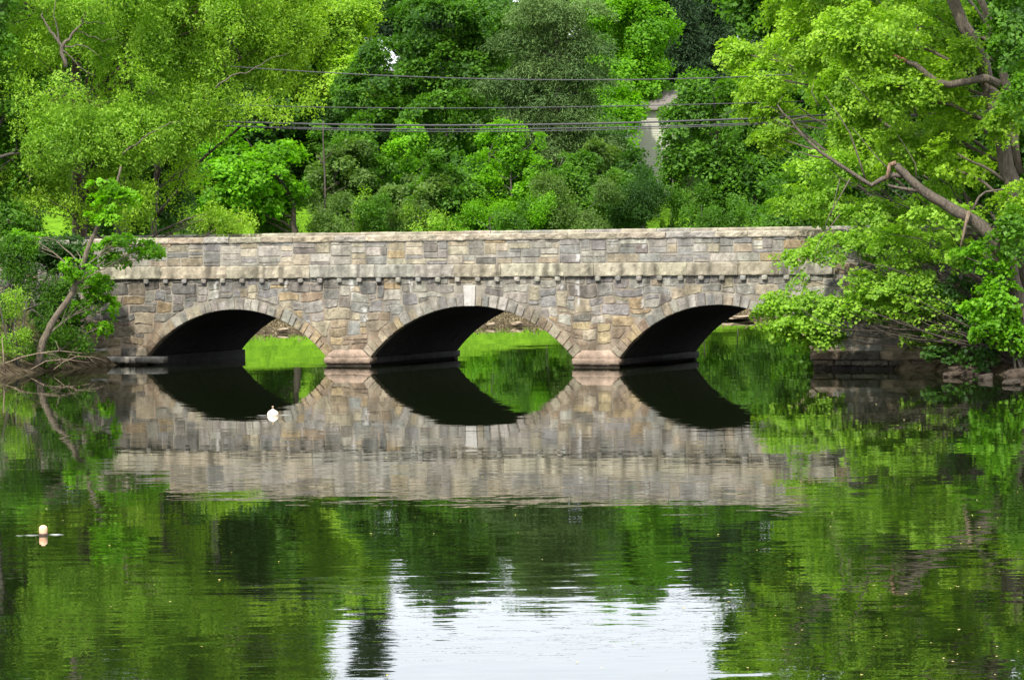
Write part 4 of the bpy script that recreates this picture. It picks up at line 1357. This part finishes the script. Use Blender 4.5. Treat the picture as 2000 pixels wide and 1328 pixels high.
p = on_water(533, 811)
root = empty('buoy', tuple(p)); tag(root, 'white pear-shaped buoy with a stubby top floating by the left arch reflection', 'buoy', 'floats on the pond')
v, f = lathe([(.02, -.09), (.10, -.07), (.135, -.01), (.137, .03), (.125, .07), (.10, .10), (.065, .122), (.03, .14), (.02, .155)])
mb = MB(); mb.add(v, f); mb.build('float', float_mat('weathered_white', (.85, .80, .70), (.80, .62, .38)), root)
v, f = lathe([(.014, .15), (.013, .185), (.024, .192), (.026, .21), (.015, .222), (.004, .225)], 10)
mb = MB(); mb.add(v, f); mb.build('eyelet', float_mat('worn_tan', (.5, .38, .25), (.3, .2, .13)), root)
ripple(root, [(.14, .42, 0, .012), (-.38, -.14, .02, .008)])
p = on_water(84.5, 1045)
root = empty('buoy', tuple(p)); tag(root, 'small rounded orange-pink float with a dark collar at the lower left', 'buoy', 'floats on the pond')
v, f = lathe([(.055, .02), (.06, .05), (.062, .09), (.056, .118), (.04, .137), (.02, .146), (.004, .148)])
mb = MB(); mb.add(v, f); mb.build('float', float_mat('faded_orange', (.85, .42, .27), (.85, .62, .36)), root)
v, f = lathe([(.03, -.04), (.052, -.03), (.064, 0), (.064, .022), (.056, .032), (.05, .034)])
mb = MB(); mb.add(v, f); mb.build('collar', float_mat('dark_rubber', (.05, .035, .03), (.12, .08, .06)), root)
ripple(root, [(.06, .30, .02, .012), (.08, .24, .10, .010), (-.28, -.06, .0, .012), (-.40, -.28, -.04, .006)])

# ------------------------------------------------------------------ rocks on the right shore
def rock(name, label, c, r, seed, col, group=None):
    import bmesh
    bm = bmesh.new()
    bmesh.ops.create_icosphere(bm, subdivisions=4, radius=1)
    for v in bm.verts:
        n_ = v.co.normalized()
        d = 1 + .35 * noise.noise(n_ * 1.3 + Vector((seed, 0, 0))) + .16 * noise.noise(n_ * 3.1 + Vector((0, seed, 0))) + .05 * noise.noise(n_ * 8 + Vector((0, 0, seed)))
        q = n_ * d
        q = Vector((max(-1.02, min(1.0, q.x + .12 * q.z)), max(-.95, min(.95, q.y)), max(-.7, min(.70 + .18 * q.x, q.z))))
        v.co = Vector((q.x * r[0], q.y * r[1], q.z * r[2]))
    me = bpy.data.meshes.new(name); bm.to_mesh(me); bm.free()
    me.materials.append(ROCK)
    ca = me.color_attributes.new('Col', 'FLOAT_COLOR', 'POINT')
    ca.data.foreach_set('color', np.tile(np.array([*col, 1.0]), len(me.vertices)))
    me.polygons.foreach_set('use_smooth', [True] * len(me.polygons))
    o = bpy.data.objects.new(name, me); COL.objects.link(o); o.location = tuple(c)
    o.rotation_euler = (0, 0, random.uniform(-.4, .4))
    tag(o, label, 'rock', group)


for k, (px, py, rx, rz, lab) in enumerate([(1895, 716, .62, .30, 'long flat dark rock at the foot of the right shore'), (1950, 712, .40, .34, 'squarish brown rock beside the long flat one'), (1990, 722, .42, .26, 'dark rock cut by the right edge of the picture'),
                                           (1925, 728, .22, .16, 'small wedge rock low at the waterline between two larger'), (1860, 722, .30, .14, 'low rock at the end of the stone ledge'), (1975, 738, .26, .12, 'half-sunk rock nearest the camera on the right shore')]):
    p = on_water(px, py + 14)
    rock('shore_rock', lab, (p[0], p[1], .06), (rx, rx * .7, rz), k * 7.3, (.42, .39, .35) if k % 2 else (.52, .45, .38), 'rocks on the right shore')
for k, (px, rx, rz, lab) in enumerate([(1450, .8, .12, 'broad pale rock on the far bank seen through the right arch'), (1010, .28, .12, 'pale rock on the far bank seen through the middle arch'), (960, .2, .1, 'small pale rock left on the far bank through the middle arch'), (575, .25, .1, 'tan rock on the far bank seen through the left arch')]):
    X = (px - 1000) / FPX * 157
    Yb = 154.3 + .5 * X
    rock('bank_rock', lab, (X, Yb, .15), (rx, rx * .8, rz), 50 + k * 3.7, (2.6, 2.4, 2.0), 'rocks along the far bank')

# ------------------------------------------------------------------ scrub and gravel along the far waterline, seen through the arches
n = 5200
X = rng.uniform(-22, 22, n); q = rng.random(n) * 34
Yq = 154 + .5 * X + q
P = np.stack([X, Yq, np.array([ground_h(a_, b_) for a_, b_ in zip(X, Yq)]) + .08], 1)
O = norm(rng.normal(size=(n, 3)) + np.array([0, -.6, .8]))
V, val = make_leaves(P, O, np.full(n, .22), 9, .12, 'x')
SCRUB = leaf_mat('dry_brown_scrub', (.09, .07, .035), (.27, .22, .13), trans=.1)
o = fast_mesh('scrub', V, 4, SCRUB, None, val)
tag(o, 'dry brown scrub and litter along the far bank under the arches', 'scrub', kind='stuff')
# lawn grass tufts where the lawn shows above the parapet
n = 9000
X = rng.uniform(-24, 30, n); Yq = 186 + .5 * X + rng.random(n) * 34
P = np.stack([X, Yq, np.array([ground_h(a_, b_) for a_, b_ in zip(X, Yq)]) + .05], 1)
V, val = make_leaves(P, np.tile(np.array([0, 0, 1.0]), (n, 1)), np.full(n, .35), 9, .22, 'pine')
GR = leaf_mat('fresh_grass', (.07, .17, .012), (.17, .33, .02))
o = fast_mesh('grass', V, 4, GR, None, val)
tag(o, 'fresh green lawn grass on the slope beyond the bridge', 'grass', kind='stuff')

# ------------------------------------------------------------------ driftwood on the left shore
DW = [('bare grey fallen branch arching over the water at left', [(105, 722), (125, 706), (150, 696), (172, 697), (188, 712)], .02),
      ('long dead branch lying along the left shore', [(5, 712), (40, 698), (75, 690), (115, 685), (160, 690)], .03),
      ('dead twig bundle under the leaning sapling', [(60, 722), (90, 705), (130, 702), (175, 708)], .022),
      ('thin upright stake in the water at the left edge', [(9, 728), (7, 700), (4, 660)], .035)]
for lab, pts, r in DW:
    b0 = on_water(pts[0][0], 733)
    Yd = 107.6 if 'stake' not in lab else 106.2
    w = [at(x, y, Yd) for x, y in pts]
    b_ = w[0].copy()
    mb = MB(); mb.tube([p - b_ for p in w], np.linspace(r, r * .4, len(w)), 6, (2.2, 1.9, 1.6))
    if 'stake' not in lab:
        for k in range(5):
            i = random.randint(1, len(w) - 2)
            mb.tube([p - b_ for p in bez(w[i], w[i] + np.array([random.uniform(-.6, .7), random.uniform(-.4, .2), random.uniform(-.25, .4)]), .1, 4)], [r * .5, r * .4, r * .3, r * .15], 4, (2.2, 1.9, 1.6))
    o = mb.build('driftwood' if 'stake' not in lab else 'stake', BARK); o.location = tuple(b_)
    tag(o, lab, 'branch' if 'stake' not in lab else 'stake')

# ------------------------------------------------------------------ floating leaf litter
n = 150
px_ = rng.uniform(0, 2000, n) ; px_[:70] = rng.uniform(1400, 2000, 70)
py_ = rng.uniform(780, 1320, n)
P = np.array([on_water(a_, b_) for a_, b_ in zip(px_, py_)]); P[:, 2] = .006
V = leaf_quads(P, norm(np.tile(np.array([0, 0, 1.0]), (n, 1)) + rng.normal(size=(n, 3)) * .12), rng.uniform(.025, .055, n), .7)
V[:, 2] = np.abs(V[:, 2]) + .003
LIT = leaf_mat('floating_yellow_leaves', (.35, .33, .05), (.55, .5, .25), trans=.1)
o = fast_mesh('leaf_litter', V, 4, LIT, None, rng.random(n))
tag(o, 'tiny yellow leaves and specks floating on the pond', 'leaf litter', kind='stuff')

# ------------------------------------------------------------------ light
SUN_EL = math.radians(46); SUN_AZ = math.radians(-24)      # azimuth from behind the camera, to the left
world = bpy.data.worlds.new('World'); sc.world = world; world.use_nodes = True
nt = world.node_tree
for n_ in list(nt.nodes): nt.nodes.remove(n_)
wo = nt.nodes.new('ShaderNodeOutputWorld')
bg = nt.nodes.new('ShaderNodeBackground'); bg.inputs[1].default_value = 0.15
sky = nt.nodes.new('ShaderNodeTexSky'); sky.sky_type = 'NISHITA'; sky.sun_disc = False
sky.sun_elevation = SUN_EL
sun_dir = Vector((math.sin(SUN_AZ) * math.cos(SUN_EL), -math.cos(SUN_AZ) * math.cos(SUN_EL), math.sin(SUN_EL)))   # towards the sun
sky.sun_rotation = math.atan2(sun_dir.x, sun_dir.y)
# thin high cloud veil over the blue
tc = nt.nodes.new('ShaderNodeTexCoord')
cn = nt.nodes.new('ShaderNodeTexNoise'); cn.inputs['Scale'].default_value = 2.2; cn.inputs['Detail'].default_value = 6
nt.links.new(tc.outputs['Generated'], cn.inputs['Vector'])
cm = nt.nodes.new('ShaderNodeMapRange'); cm.inputs[1].default_value = .3; cm.inputs[2].default_value = .6; cm.inputs[3].default_value = .6; cm.inputs[4].default_value = .95
nt.links.new(cn.outputs[0], cm.inputs[0])
mxs = nt.nodes.new('ShaderNodeMix'); mxs.data_type = 'RGBA'; mxs.inputs[7].default_value = (11.0, 11.2, 11.8, 1)
nt.links.new(cm.outputs[0], mxs.inputs[0]); nt.links.new(sky.outputs[0], mxs.inputs[6])
nt.links.new(mxs.outputs[2], bg.inputs[0]); nt.links.new(bg.outputs[0], wo.inputs[0])
sd = bpy.data.lights.new('sun', 'SUN'); sd.energy = 4.8; sd.angle = math.radians(2.0); sd.color = (1, .95, .86)
so_ = bpy.data.objects.new('sun', sd); COL.objects.link(so_)
so_.rotation_euler = (-sun_dir).to_track_quat('-Z', 'Y').to_euler()

sc.view_settings.view_transform = 'Standard'
sc.view_settings.look = 'None'
sc.view_settings.gamma = 1
sc.view_settings.exposure = 0.42
sc.render.engine = 'CYCLES'
cy = sc.cycles
cy.max_bounces = 6; cy.diffuse_bounces = 4; cy.glossy_bounces = 3; cy.transmission_bounces = 3; cy.transparent_max_bounces = 4
cy.use_denoising = True
cy.caustics_reflective = False; cy.caustics_refractive = False
cy.sample_clamp_indirect = 4
